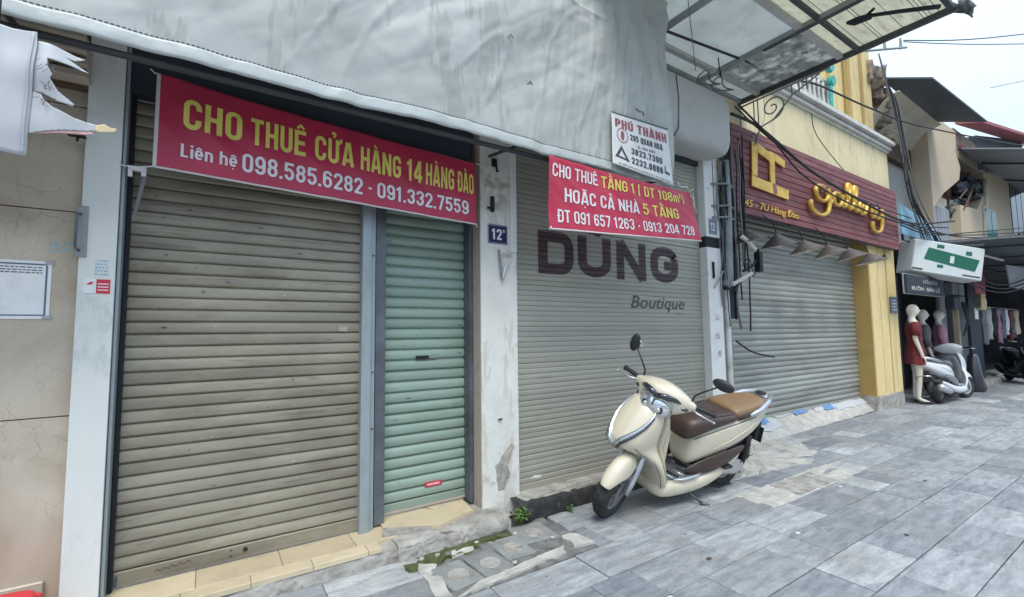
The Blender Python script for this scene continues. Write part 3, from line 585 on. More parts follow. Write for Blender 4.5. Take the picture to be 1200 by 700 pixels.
# ================================================================== ROLLER SHUTTERS
PROF = {'lip': [(.006, 0), (-.004, .05), (-.0105, .16), (-.012, .40), (-.010, .70), (-.006, .90), (.003, .965), (.006, 1)],
        'bead': [(.008, 0), (-.002, .05), (-.0125, .18), (-.016, .40), (-.013, .72), (-.004, .90), (.008, 1)],
        'fine': [(.0035, 0), (-.002, .10), (-.0030, .3), (-.0030, .75), (-.0005, .93), (.0035, 1)],
        'wave': [(.008, 0), (.002, .10), (-.010, .32), (-.012, .5), (-.010, .68), (.002, .90), (.008, 1)]}
def slat_y(kind, t):
    p = PROF[kind]
    for a, b in zip(p, p[1:]):
        if a[1] <= t <= b[1]: return a[0] + (b[0] - a[0]) * (t - a[1]) / (b[1] - a[1])
    return 0
def shutter(name, label, x0, x1, y, zb, zt, pitch, kind, m, wob=.0012, rail=.075, railm=None):
    root = thing(name, label, 'roller shutter', (0, y, 0)); W = x1 - x0
    nseg = 6; pr = PROF[kind]
    meshes = []
    for k in range(4):
        mb = MB(); sd_ = random.random() * 99
        mb.grid(lambda a, b: (x0 + W * a, pr[round(b * (len(pr) - 1))][0] + nz3(a * 5, sd_) * wob * 2 * math.sin(pi * a), pr[round(b * (len(pr) - 1))][1] * pitch + (nz3(a * 3, sd_ + 5) * wob if 0 < b < 1 else 0)), nseg, len(pr) - 1)
        n = len(mb.v)
        mb.box(x0, x1, .0105, .016, 0, pitch)
        o = obj('slat', mb, m, root, smooth='auto'); meshes.append(o.data)
        if k: bpy.data.objects.remove(o)
        else: first = o
    z = zb + rail; i = 0
    while z < zt:
        o = first if i == 0 else rep(first, root, (0, 0, z)); o.data = meshes[random.randrange(4)]
        o.location = (0, random.gauss(0, wob * .5), z); o.rotation_euler = (random.gauss(0, .012), random.gauss(0, .0003), 0); z += pitch; i += 1
    b = MB().box(x0, x1, -.014, .014, zb, zb + rail - .002, .004); b.box(x0, x1, -.019, -.0143, zb + .002, zb + .016)
    obj('bottom_rail', b, railm or m, root)
    return root

s1 = shutter('roller_shutter', 'wide grey beige roller shutter beneath the long red banner', -.40, .862, 3.13, .112, 2.95, .0665, 'lip', 'shutter_beige')
obj('lock_slot', MB().lathe([(.0, -.016), (.012, -.018), (.012, -.013), (0, -.0125)], (.21, -.0, .155), 'Y', 16), 'black_gap', s1)
for dx in (-.03,): 
    for dz in (.03, .0): obj('rivet', MB().lathe([(0, -.017), (.004, -.0165), (.004, -.013), (0, -.013)], (.17 + dx, 0, .135 + dz), 'Y', 8), 'iron_black', s1)
random.seed(77)
for k in range(34):
    xx = random.uniform(-.36, .82); kk = random.randrange(2, 32); zz = .187 + .0665 * kk + .0665 * random.uniform(.25, .55); ln_ = random.uniform(.006, .035)
    obj('scratch', MB().add([(xx, -.0140, zz), (xx + ln_, -.0140, zz + random.uniform(-.004, .006)), (xx + ln_ * .9, -.0140, zz + random.uniform(.003, .007)), (xx + ln_ * .2, -.0140, zz + .004)], [(0, 1, 2, 3)]), random.choice(['rust', 'steel_dark', 'plaster_pink', 'plaster_pink', 'paper']), s1)
obj('paper_scrap', MB().add([(.70, -.0142, 1.395), (.755, -.0142, 1.39), (.757, -.0142, 1.425), (.703, -.0142, 1.428)], [(0, 1, 2, 3)]), 'plaster_pink', s1)
obj('scribble', MB().tube([(-.20 + .012 * k, -.0155, .150 + .008 * sin(k * 2.3) + .001 * k) for k in range(14)], .0016, 4), 'rust', s1)
obj('lock_plate', MB().box(-.385, -.35, -.022, -.0145, .115, .17, .002), 'steel_dark', s1)
s2 = shutter('roller_shutter', 'narrow faded green roller shutter, slightly raised above the step', 1.000, 1.72, 3.21, .150, 2.95, .0755, 'bead', 'shutter_green', railm='shutter_green', rail=.05)
obj('bottom_edge', MB().box(1.003, 1.717, -.022, .016, .132, .150, .003), 'plaster_pink', s2)
obj('lock_plate', MB().box(1.26, 1.36, -.019, -.0165, 1.185, 1.21, .001), 'iron_black', s2)
obj('lock_plate', MB().box(1.37, 1.43, -.019, -.0165, 1.19, 1.212, .001), 'chrome', s2)
for k in range(12):
    xx = random.uniform(1.02, 1.62); kk = random.randrange(2, 30); zz = .20 + .0755 * kk + .0755 * random.uniform(.3, .5); ln_ = random.uniform(.006, .05)
    obj('scratch', MB().add([(xx, -.0178, zz), (xx + ln_, -.0178, zz + random.uniform(-.004, .005)), (xx + ln_ * .9, -.0178, zz + .005), (xx + ln_ * .2, -.0178, zz + .003)], [(0, 1, 2, 3)]), random.choice(['rust', 'steel_dark', 'plaster_pink']), s2)
obj('sticker', MB().box(1.335, 1.465, -.0175, -.0163, .262, .297, 0), 'sticker_red', s2)
for k in range(7): obj('sticker_print', MB().box(1.352 + .014 * k, 1.361 + .014 * k, -.0183, -.0178, .273, .286), 'print_white', s2)
DX0, DX1, DY = 2.024, 4.50, 3.05
s3 = shutter('roller_shutter', 'fine ribbed olive grey roller shutter painted with purple shop name', DX0, DX1, DY, .135, 3.25, .0425, 'fine', 'shutter_olive', wob=.0004, rail=.05)
P3 = .0425; ZB3 = .185
def on_shutter(x0, x1, z0, z1, off=-.0012):
    def fn(a, b, d=0):
        z = z0 + (z1 - z0) * b; tt = ((z - ZB3) / P3) % 1.0
        return (x0 + (x1 - x0) * a, slat_y('fine', tt) + off - d, z)
    return fn
def slat_cuts(z0, z1, lo=-.3, hi=1.5):
    c = []; k = math.floor((z0 + (z1 - z0) * lo - ZB3) / P3)
    while True:
        z = ZB3 + P3 * k
        if z > z0 + (z1 - z0) * hi: break
        for q in (.0005, .10, .3, .75, .93, .9995): c.append((z + q * P3 - z0) / (z1 - z0))
        k += 1
    return c
for ch, a, b in (('D', 2.275, 2.665), ('Ũ', 2.715, 3.125), ('N', 3.20, 3.61), ('G', 3.68, 4.115)):
    z0, z1 = 1.862, 2.235
    sign_text('painted_letter', ch, on_shutter(a, b, z0, z1, -.0016), 'letter_purple', s3, .25, .95, cuts=slat_cuts(z0, z1, -.1, 1.4), depth=.0003)
text_on('painted_lettering', 'Boutique', on_shutter(3.375, 4.20, 1.595, 1.715, -.0016), 'print_dark', s3, .012, .25, cuts=slat_cuts(1.595, 1.715, -.4, 1.2))
obj('scuff', MB().add([(2.16, -.0045, .215), (2.26, -.0045, .205), (2.28, -.0045, .225), (2.2, -.0045, .235)], [(0, 1, 2, 3)]), 'plaster_white', s3)
s4 = shutter('roller_shutter', 'wide rippled grey roller shutter under the maroon gallery sign', 5.30, 9.36, 3.38, .16, 3.1, .0775, 'wave', 'shutter_grey', wob=.004, rail=.06)

# frames between the shutters
def post(name, label, x0, x1, y0, y1, z0, z1, m, cat='post', groove=None):
    t = thing(name, label, cat)
    obj('profile', MB().box(x0, x1, y0, y1, z0, z1, .002), m, t)
    return t
t = post('door_post', 'light blue grey steel post between the beige and green shutters', .833, .895, 3.055, 3.17, .10, 3.05, 'steel_blue')
obj('flange', MB().box(.898, .925, 3.075, 3.17, .10, 3.05, .002), 'steel_blue', t)
for z in (.75, 1.12, 1.9): obj('bolt', MB().lathe([(0, -.008), (.006, -.006), (.006, 0), (0, 0)], (.911, 3.0748, z), 'Y', 8), 'rust', t)
post('door_post', 'dark grey steel guide post at the left edge of the green shutter', .935, 1.006, 3.10, 3.25, .115, 3.05, 'steel_dark')
post('door_post', 'dark grey steel guide post at the right edge of the green shutter', 1.655, 1.687, 3.101, 3.25, .115, 3.05, 'steel_dark')
t = post('shutter_guide', 'black guide rail at the left edge of the wide beige shutter', -.384, -.366, 3.085, 3.12, .10, 3.05, 'black_gap', 'guide rail')
t = post('shutter_guide', 'pale aluminium guide strip beside the white marble pillar', -.400, -.386, 3.010, 3.12, .11, 3.05, 'steel_blue', 'guide rail')
t = post('shutter_guide', 'grey green steel guide rail at the left edge of the gallery shutter', 5.24, 5.31, 3.30, 3.42, .15, 3.1, 'pipe_grey', 'guide rail')

# ================================================================== LEFT MARBLE WALL AND WHITE PILLAR
t = thing('marble_wall', 'beige cracked marble cladding at the left edge of the shops', 'wall')
for k, (za, zb_) in enumerate(((-.02, .995), (1.0, 1.985), (1.99, 2.52), (2.525, 3.3))):
    obj('marble_panel', MB().box(-2.6, -.545, 3.035, 3.07, za, zb_, .0015), 'beige_marble', t)
obj('backing', MB().box(-2.6, -.545, 3.0705, 3.3, -.02, 4.4), 'concrete', t)
obj('dark_jamb', MB().box(-.43, -.401, 3.13, 3.29, 0, 3.2), 'black_gap', t)
obj('skirting', MB().box(-1.4, -.60, 3.012, 3.0347, .02, .26, .004), 'beige_marble', t)
t = thing('marble_pillar', 'narrow white marble pillar left of the wide beige shutter', 'pillar')
obj('front_slab', MB().prism([(-.54, 2.985, .0), (-.402, 2.985, .0), (-.402, 2.985, 3.3), (-.54, 2.985, 3.3)], (0, .02, 0)), 'white_marble', t, bevel=.002)
obj('side_slab', MB().box(-.433, -.4025, 3.0055, 3.03, .0, 3.3), 'white_marble', t)
obj('core', MB().box(-.5395, -.4335, 3.0055, 3.3, -.02, 3.3), 'concrete', t)
t = thing('pull_handle', 'grey metal door handle bracket on the edge of the white marble pillar', 'handle')
obj('back_plate', MB().box(-.552, -.512, 2.977, 2.9845, 1.76, 2.01, .002), 'alloy_dull', t)
obj('grip', MB().tube([(-.54, 2.975, 1.97), (-.545, 2.93, 1.965), (-.545, 2.93, 1.80), (-.54, 2.975, 1.79)], .006, 8), 'steel_dark', t, smooth=True)
t = thing('sticker', 'small red and white sticker on the white marble pillar', 'sticker')
obj('white_half', MB().box(-.515, -.470, 2.983, 2.9845, 1.585, 1.66), 'paper', t); obj('red_half', MB().box(-.4695, -.418, 2.983, 2.9845, 1.585, 1.655), 'sticker_red', t)
for k in range(3): obj('print_line', MB().box(-.464, -.424, 2.9822, 2.9828, 1.60 + .015 * k, 1.605 + .015 * k), 'print_white', t)
obj('print_mark', MB().prism([(-.508, 2.9822, 1.628), (-.490, 2.9822, 1.642), (-.478, 2.9822, 1.64), (-.492, 2.9822, 1.626)], (0, .0006, 0)), 'sticker_red', t)
def stencil(name, label, x0, x1, z0, z1, y, rows, m, vert=False):
    t = thing(name, label, 'stencil'); mb = MB()
    for k in range(rows):
        zz = z0 + (z1 - z0) * (k + .5) / rows; x = x0
        while x < x1:
            wd = random.uniform(.004, .010)
            mb.box(x, min(x + wd, x1), y - .0006, y, zz - .3 * (z1 - z0) / rows * random.uniform(.3, 1), zz + .3 * (z1 - z0) / rows * random.uniform(.3, 1)); x += wd + random.uniform(.002, .006)
    obj('stencil_marks', mb, m, t); return t
stencil('stencil_print', 'faded blue stencilled advert on the beige marble wall', -.652, -.565, 1.775, 1.835, 3.0345, 3, 'sticker_blue')
stencil('stencil_print', 'faded blue stencilled advert on the white marble pillar', -.478, -.428, 1.672, 1.755, 2.9845, 5, 'sticker_blue')
t = thing('paper_notice', 'framed white paper notice taped on the beige marble wall', 'notice')
obj('sheet', MB().box(-1.02, -.640, 3.0315, 3.0343, 1.46, 1.735), 'paper', t)
bd = MB(); bd.box(-1.0, -.655, 3.0305, 3.0312, 1.715, 1.722); bd.box(-.660, -.653, 3.0305, 3.0312, 1.475, 1.714); bd.box(-1.0, -.661, 3.0305, 3.0312, 1.475, 1.481)
obj('printed_border', bd, 'plate_slate', t)
tl = MB()
for k, zz in enumerate((1.703, 1.690, 1.678)):
    x = -.95
    while x < -.675: wd = random.uniform(.008, .022); tl.box(x, min(x + wd, -.672), 3.0306, 3.0312, zz - .002, zz + .0028); x += wd + .004
obj('printed_lines', tl, 'steel_dark', t)
for xx, zz in ((-.652, 1.727), (-.652, 1.468)): obj('tape', MB().box(xx - .012, xx + .02, 3.0298, 3.0304, zz - .008, zz + .008), 'awning_pale', t)
# dark rolled hood above the marble wall
t = thing('wall_hood', 'brown metal slat hood above the beige marble wall, under the tarpaulin', 'hood')
for k in range(4): obj('hood_slat', MB().box(-2.6, -.53, 2.90 - .03 * k, 3.0, 2.62 + .05 * k, 2.655 + .05 * k, .004), 'plaster_pink', t)
obj('hood_back', MB().box(-2.6, -.53, 2.99, 3.03, 2.60, 3.0), 'rust', t)
tag(obj('wall_clamp', MB().box(-.60, -.535, 2.94, 2.98, 2.345, 2.352).tube([(-.575, 2.96, 2.355), (-.56, 2.95, 2.375), (-.545, 2.96, 2.36)], .004, 6).tube([(-.56, 2.96, 2.35), (-.565, 2.955, 2.32)], .005, 6), 'iron_black'), 'small black clamp on the joint of the beige marble wall', 'clamp')

# red stool at the lower left
t = thing('plastic_stool', 'red plastic stool at the lower left corner by the marble wall', 'stool', (-.73, 2.80, .02))
sb = MB().loft([[(hx * k, hy * k, z) for hx, hy in [(cos(a) * (abs(cos(a)) ** -.45 if abs(cos(a)) > .05 else 1) * .85, sin(a) * (abs(sin(a)) ** -.45 if abs(sin(a)) > .05 else 1) * .85) for a in [2 * pi * j / 24 for j in range(24)]]] for k, z in ((.155, .20), (.165, .205), (.17, .235), (.165, .25), (.15, .255), (.05, .253))])
obj('seat', sb, 'red_plastic', t, smooth=True)
for ax in (-1, 1):
    for ay in (-1, 1): obj('leg', MB().tube([(ax * .125, ay * .125, .22), (ax * .16, ay * .16, 0)], [.022, .016], 6), 'red_plastic', t)
for ax, ay in ((.05, .10), (.09, .10), (.07, .06)): obj('hole', MB().lathe([(0, .2562), (.010, .2562), (.010, .2545), (0, .2545)], (ax, -ay, 0), 'Z', 10), 'print_white', t)

# ================================================================== PLASTER COLUMNS
def column(label, x0, x1, yf, yb, z0, z1, m, seed, band=None):
    t = thing('wall_pillar', label, 'pillar'); W = x1 - x0; D = yb - yf
    def ring(z):
        o = []
        for k in range(28):
            s_ = k / 28
            if s_ < .4: p = (x0 + W * s_ / .4, yf)
            elif s_ < .5: p = (x1, yf + D * (s_ - .4) / .1)
            elif s_ < .9: p = (x1 - W * (s_ - .5) / .4, yb)
            else: p = (x0, yb - D * (s_ - .9) / .1)
            e = .0035 if z < .6 else .0016
            o.append((p[0] + fbm(z * 6, k * .9, seed) * e, p[1] + fbm(z * 5, k * .8, seed + 3) * e, z))
        return o
    n = int((z1 - z0) / .05); obj('shaft', MB().loft([ring(z0 + (z1 - z0) * i / n) for i in range(n + 1)]), m, t, smooth='auto')
    return t
pc = column('white flaking plaster pillar with house number 12, between green and olive shutters', 1.690, 2.022, 2.985, 3.35, .0, 3.3, 'plaster_white', 4)
obj('side_render', MB().box(1.686, 1.6898, 2.99, 3.099, .08, 3.3), 'plaster_pink', pc)
obj('right_bead', MB().box(1.955, 2.015, 2.972, 2.984, 2.0, 2.95, .004), 'plaster_clean', pc)
slab('bare_render', [(1.80, 0), (1.86, 0), (1.90, .12), (1.86, .26), (1.79, .18)], 0, .0032, 'concrete', pc, .01, seed=41).matrix_local = Matrix.Translation((0.02, 2.9835, .20)) @ Matrix.Rotation(R(90), 4, 'X')
slab('bare_render', [(1.82, 0), (1.90, .03), (1.95, .14), (1.93, .17), (1.84, .09)], 0, .0032, 'plaster_pink', pc, .008, seed=44).matrix_local = Matrix.Translation((0.02, 2.9835, .36)) @ Matrix.Rotation(R(90), 4, 'X')
# chunk of concrete at the pillar foot
def rock(name, c, rx, ry, rz, m, seed, parent=None, amp=.25):
    mb = MB().ell((0, 0, 0), 1, 1, 1, 22, 14); vs = []
    for p in mb.v:
        q = V(p); k = 1 + fbm(q.x * 1.6, q.y * 1.6, q.z * 1.6 + seed) * amp
        q = V((math.copysign(abs(q.x) ** .7, q.x), math.copysign(abs(q.y) ** .7, q.y), math.copysign(abs(q.z) ** .6, q.z))) * k
        vs.append((c[0] + q.x * rx, c[1] + q.y * ry, c[2] + q.z * rz))
    mb.v = vs; return obj(name, mb, m, parent, smooth=True)
rock('concrete_base', (1.66, 2.83, .045), .15, .075, .058, 'concrete', 3, step, .12)
tag(rock('leaf_scrap', (.28, 2.70, .002), .022, .014, .003, 'rust', 6), 'brown dead leaf on the paving before the tiled step', 'leaf')
for i, (x, y) in enumerate([(1.32, 2.70), (1.22, 2.72), (1.50, 2.73), (1.78, 2.70), (1.12, 2.73), (1.95, 2.50), (1.56, 2.37)]):
    tag(rock('rubble_piece', (x, y, .006), .016, .011, .009, 'concrete_pale', i), ['pale rubble crumb in the mossy joint behind the second meter cover', 'pale rubble crumb in the moss behind the leftmost meter cover', 'pale rubble crumb in the moss left of the third meter cover', 'pale rubble crumb between the widest meter cover and the step', 'pale rubble crumb at the left end of the moss strip', 'pale rubble crumb right of the third meter cover', 'pale rubble crumb before the third meter cover'][i], 'rubble', 'rubble crumbs by the meter covers')

t = thing('house_number_plate', 'dark blue enamel house number plate reading 12 on the flaking white pillar', 'number plate')
def numplate(t, x0, x1, z0, z1, y, m, s='12', extra="B"):
    obj('plate', MB().box(x0, x1, y - .003, y, z0, z1, .001), m, t)
    fr = MB(); e = .004; y2 = y - .0036
    for q in ((x0 + e, x1 - e, z1 - e * 2, z1 - e * 1.5), (x0 + e, x1 - e, z0 + e * 1.5, z0 + e * 2), (x0 + e, x0 + e * 1.5, z0 + e * 2, z1 - e * 2), (x1 - e * 1.5, x1 - e, z0 + e * 2, z1 - e * 2)): fr.box(q[0], q[1], y2, y - .0031, q[2], q[3])
    obj('border', fr, 'print_white', t)
    W = x1 - x0; H = z1 - z0
    sign_text('numerals', s, lambda a, b, d=0: (x0 + W * (.20 + .50 * a), y - .004 - d, z0 + H * (.22 + .56 * b)), 'print_white', t, .17)
    if extra: text_on('numerals', extra, lambda a, b: (x0 + W * (.76 + .1 * a), y - .004, z0 + H * (.62 + .16 * b)), 'print_white', t, .02)
numplate(t, 1.752, 1.930, 2.055, 2.205, 2.984, 'plate_blue')
t = thing('house_number_plate', 'faded slate house number plate reading 12 on the narrow pillar right of the olive shutter', 'number plate')
numplate(t, 4.555, 4.70, 2.43, 2.60, 2.955, 'plate_slate', extra='')
# hooks and latch on the pillar
tag(obj('wall_hook', MB().box(1.775, 1.805, 2.962, 2.983, 2.30, 2.42, .003).box(1.74, 1.774, 2.95, 2.97, 2.315, 2.33), 'iron_black'), 'black iron bracket above the blue house number plate', 'bracket')
tag(obj('wall_hook', MB().tube([(1.81, 2.98, 2.70), (1.81, 2.95, 2.69), (1.81, 2.94, 2.64), (1.815, 2.945, 2.61), (1.83, 2.95, 2.62)], .009, 6).box(1.79, 1.83, 2.965, 2.983, 2.66, 2.72), 'iron_black', smooth='auto'), 'black iron hook at the top of the flaking white pillar', 'hook')
t = thing('latch', 'silver metal latch hanging under the blue house number plate', 'latch')
obj('hasp', MB().tube([(1.845, 2.975, 2.01), (1.86, 2.965, 1.87), (1.865, 2.96, 1.77)], [.010, .012, .008], 6), 'alloy_dull', t); obj('arm', MB().tube([(1.872, 2.962, 1.79), (1.895, 2.955, 1.88), (1.935, 2.95, 1.935)], [.014, .012, .008], 6), 'silver', t)
tag(obj('wall_hook', MB().tube([(1.83, 2.982, .72), (1.86, 2.97, .725)], .006, 6), 'iron_black'), 'short black bolt low on the flaking white pillar', 'bolt')
c2 = column('narrow white plaster pillar with faded plate and black band, right of the olive shutter', 4.505, 4.76, 2.96, 3.4, .0, 2.28, 'plaster_clean', 9)
obj('black_band', MB().box(4.508, 4.755, 2.975, 3.39, 2.28, 2.40), 'black_gap', c2)
obj('upper_shaft', MB().box(4.505, 4.76, 2.958, 3.4, 2.40, 3.4, .006), 'plaster_clean', c2)
obj('groove', MB().box(4.665, 4.675, 2.954, 2.9578, 2.62, 3.35), 'steel_dark', c2)
gp = MB()
for gx, gz, n in ((4.60, 1.52, 3), (4.58, 1.32, 4), (4.62, 1.12, 3)):
    for k in range(n): gp.tube([(gx + .02 * k, 2.952, gz + random.uniform(-.03, .03)), (gx + .02 * k + .02, 2.951, gz + random.uniform(-.05, .05)), (gx + .02 * k + .01, 2.952, gz - .04)], .0018, 4)
obj('scribble', gp, 'print_dark', c2)
t = thing('latch', 'dark metal hasp on the narrow white pillar below the black band', 'latch')
obj('bar', MB().box(4.585, 4.605, 2.94, 2.957, 1.94, 2.12), 'iron_black', t); obj('arm', MB().tube([(4.60, 2.95, 1.83), (4.70, 2.90, 2.02)], .008, 6), 'alloy_dull', t)

# black kerb under the olive shutter, grey sill above
kb = thing('shop_kerb', 'black painted kerb with grey cement sill under the olive shutter', 'kerb')
def kerbfn(a, b):
    x = 1.93 + 2.75 * a; prof = [(0, -.02), (.005, .05), (.012, .115), (.03, .128), (.06, .13), (.25, .132)]
    i = min(int(b * 5), 4); tt = b * 5 - i; p, q = prof[i], prof[i + 1]
    return (x, 2.83 + p[0] + (q[0] - p[0]) * tt + fbm(x * 5, b * 3, 2) * .010, p[1] + (q[1] - p[1]) * tt + fbm(x * 6, b * 4, 8) * (.006 if b > .1 else 0))
obj('kerb_face', MB().grid(kerbfn, 90, 10), 'kerb_black', kb, smooth=True)
slab('cement_sill', [(1.98, 2.865), (2.35, 2.86), (3.1, 2.85), (4.6, 2.86), (4.6, 3.1), (1.98, 3.1)], .10, .1375, 'concrete', kb, .012, seed=3)

# ramp of mortar with dropped banners under the gallery shutter
rmp = thing('mortar_ramp', 'sloping grey mortar ramp at the foot of the gallery shutter', 'ramp')
def rampfn(a, b):
    x = 4.75 + 5.35 * a; yf = 3.00 + .17 * min(1, a * 1.6) + fbm(x * 2, 0, 4) * .03; yb = 3.42
    e = .012 if 0 < b < 1 else .004
    return (x, yf + (yb - yf) * b, -.01 + (.185 * min(1, b * 1.35) ** .8) + fbm(x * 4, b * 4, 5) * e)
obj('ramp_surface', MB().grid(rampfn, 110, 14), 'concrete_pale', rmp, smooth=True)
def cloth_on_ramp(label, x0, x1, b0, b1, seed, blue=None, grp='crumpled white plastic sheets on the ramp'):
    t = thing('plastic_sheet', label, 'plastic sheet', (0, 0, 0), grp)
    def mk(xa, xb, ba, bb, off):
        def fn(p, q):
            x = xa + (xb - xa) * p + fbm(q * 3, p, seed) * .05; aa = (x - 4.75) / 5.35; b = ba + (bb - ba) * q + fbm(p * 3, q, seed + 4) * .06
            pt = rampfn(aa, max(.001, min(.95, b))); return (pt[0], pt[1], pt[2] + off + .012 * abs(fbm(p * 4, q * 4, seed + 9)))
        return MB().grid(fn, 14, 10)
    obj('sheet', mk(x0, x1, b0, b1, .012), 'tarp_white', t, smooth=True)
    if blue: obj('blue_print', mk(*blue, .0145 + .004), 'sky_blue_print', t, smooth=True)
M['sky_blue_print'] = mat('sky_blue_print', (.14, .27, .50), .6, 0, .3, 15)
cloth_on_ramp('crumpled white plastic sheet nearest the cream scooter on the mortar ramp', 4.82, 5.15, .35, .95, 1)
cloth_on_ramp('white plastic sheet with blue print, largest on the mortar ramp', 5.75, 6.35, .30, .97, 2, (5.95, 6.2, .55, .85))
cloth_on_ramp('white plastic sheet with blue corner in the middle of the ramp', 6.45, 7.5, .72, .97, 3, (6.95, 7.35, .62, .92))
cloth_on_ramp('white plastic sheet with slanted blue stripe on the ramp', 7.55, 8.2, .55, .97, 4, (7.85, 8.15, .5, .93))
cloth_on_ramp('white plastic sheet at the far end of the ramp by the yellow pillar', 8.2, 9.35, .40, .97, 6)

# ================================================================== UPPER WALLS BEHIND THE TARPAULIN
t = thing('upper_wall', 'shaded plaster wall above the shutters, behind the grey tarpaulin', 'wall')
obj('wall_face', MB().box(-2.6, 4.80, 3.30, 3.6, 2.9, 6.2), 'concrete', t)
obj('dark_panel', MB().box(-.40, 1.63, 3.035, 3.29, 2.66, 3.25), 'navy_dark', t)  # dark panel set over the upper slats, standing for dirt and shade there
obj('dark_panel', MB().box(2.062, 4.50, 3.02, 3.29, 3.2, 3.5), 'navy_dark', t)
obj('side_wall', MB().box(-12, -2.61, 3.05, 3.6, -.02, 6.2), 'concrete', t)

# ================================================================== GREY TARPAULIN
TX0, TX1, TY = -2.2, 3.345, 2.50
def tarp_y(x, z):
    h = (z - 2.62)
    c, s_ = cos(.62), sin(.62)
    p = x * c + z * s_; q = -x * s_ + z * c
    e1 = min(1, h * 1.6 + .1)
    y = -.045 * (abs(fbm(p * .45, q * 1.5, 3, 3)) - .2) * e1 - .016 * (abs(fbm(p * 1.2 + 5, q * 3.8, 13, 3)) - .15) * e1
    y += .035 * nz3(x * 1.1 + 4, z * .8, 1) * e1 + .012 * nz3(x * 4 + z * 2.2, z * 1.6, 5) * e1 + 0.003 * nz3(x * 13 + z * 8, z * 6, 7) * min(1, h * 3 + .3)
    y += .018 * (1 - abs(nz3(p * .9 + 3, q * 3.2, 9)) * 3) * min(1, h * 2) * max(0, nz3(x, z, 12) + .35)
    y += .009 * (1 - abs(nz3(x * 3.1 + .5 * z, z * .35, 21)) * 4) * e1 * (.4 + nz3(x * .8, z, 23))
    y -= .005 * max(0, 1 - abs(nz3(p * 1.7, q * 1.2, 31)) * 14) * e1 + .007 * max(0, 1 - abs(nz3(x * 2.2 - z, z * .9, 33)) * 16) * e1
    k = max(0, 1 - h / .45); y += .016 * k * sin(x * 17 + 6 * h + 4 * nz3(x * 2, 0, 4)) * (.35 + nz3(x * 2.4, 1, 2))
    y += .014 * nz3(x * 20 - z * 3, z * 1.1, 6) * max(0, 1 - abs(x - 2.6) / 1.0)
    k = max(0, 1 - (TX1 - x) / .9); y += .018 * k * sin((x + .22 * z) * 20 + 3 * nz3(x, z, 8))
    for zc, x0_ in ((3.88, 1.9),):
        if x > x0_: y -= .012 * math.exp(-((z - zc - .05 * nz3(x * 1.5, 2, 2)) / .018) ** 2)
    return y
def hem_z(x): return 2.615 + .018 * nz3(x * 1.2, 3, 3) + .012 * (1 - (x + 1) / 5)
t = tarp = thing('tarpaulin', 'big wrinkled grey tarpaulin hanging in front of the first two shops', 'tarpaulin')
def tf(a, b):
    x = TX0 + (TX1 - TX0) * a; z0 = hem_z(x) + .075; z = z0 + (4.75 - z0) * b
    return (x + (.004 * nz3(z * 4, 3) if a == 1 else 0), TY + tarp_y(x, z), z)
obj('cloth', MB().grid(tf, 420, 150), 'tarp', t, smooth=True)
HP = [(-.003, .078), (-.006, .074), (-.008, .055), (-.010, .030), (-.009, .014), (-.001, .006), (.008, .012), (.010, .03), (.008, .076)]
def hf(a, b):
    x = TX0 + (TX1 - TX0) * a; i = min(int(b * 8 + 1e-6), 7); k = b * 8 - i; p, q = HP[i], HP[i + 1]
    return (x, TY + tarp_y(x, hem_z(x) + .075) + p[0] + (q[0] - p[0]) * k + .003 * nz3(x * 14, b * 3), hem_z(x) + p[1] + (q[1] - p[1]) * k + .003 * nz3(x * 11, b * 2, 4))
obj('hem', MB().grid(hf, 320, 16), 'tarp_hem', t, smooth=True)
obj('light_block_top', MB().grid(lambda a, b: (TX0 + (2.44 - TX0) * a, 2.50 + .79 * b, 4.74 + .25 * b + .02 * nz3(a * 9, b * 3)), 40, 8), 'canvas', t, smooth=True)  # added opaque top out of view, keeps sky light from behind the tarpaulin
st = MB(); x = TX0
while x < TX1 - .02:
    y = TY + tarp_y(x, hem_z(x) + .08); zz = hem_z(x) + .083
    st.box(x, x + .012, y - .0035, y + .002, zz, zz + .003); x += .019
obj('stitching', st, 'steel_dark', t)
for x, z in ((1.62, 3.36), (1.80, 3.10)):
    y = TY + tarp_y(x, z) - .003; obj('tear', MB().tube([(x, y, z), (x + .02, y - .004, z + .025), (x + .045, y, z + .005)], .0035, 5), 'steel_dark', t)
for x in (2.42, 2.56, 2.9, 3.1):
    z = hem_z(x) + .085; y = TY + tarp_y(x, z) - .012; obj('thread_loop', MB().tube([(x, y, z), (x + .004, y - .012, z + .035), (x - .004, y - .004, z + .05)], .002, 4), 'steel_dark', t)
# steel tubes carrying the hem
for nm, lb, yy, zz, rr_ in (('support_tube', 'black steel tube under the tarpaulin hem, in front of the dark panel', 2.60, 2.635, .012), ('support_tube', 'thin grey steel tube behind the tarpaulin hem', 2.70, 2.67, .010)):
    tag(obj(nm, MB().tube([(-2.2, yy, zz), (1.9, yy, zz + .01), (3.3, yy, zz)], rr_, 8), 'frame_dark', smooth='auto'), lb, 'tube')
for i, x in enumerate((-.72, 1.75, 3.2)):
    tag(obj('steel_strut', MB().tube([(x, 2.52, 2.66), (x, 2.95, 2.72)], .012, 8), 'frame_dark'), ['black steel arm behind the tarpaulin at the far left', 'black steel arm behind the tarpaulin by the pillar top', 'black steel arm behind the right end of the tarpaulin'][i], 'arm')
tag(obj('nail', MB().tube([(-.71, 2.47, 2.58), (-.708, 2.465, 2.67)], .003, 5).ell((-.708, 2.465, 2.675), .006, .006, .006, 8, 5), 'iron_black'), 'thin dark nail through the tarpaulin hem at the far left', 'nail')

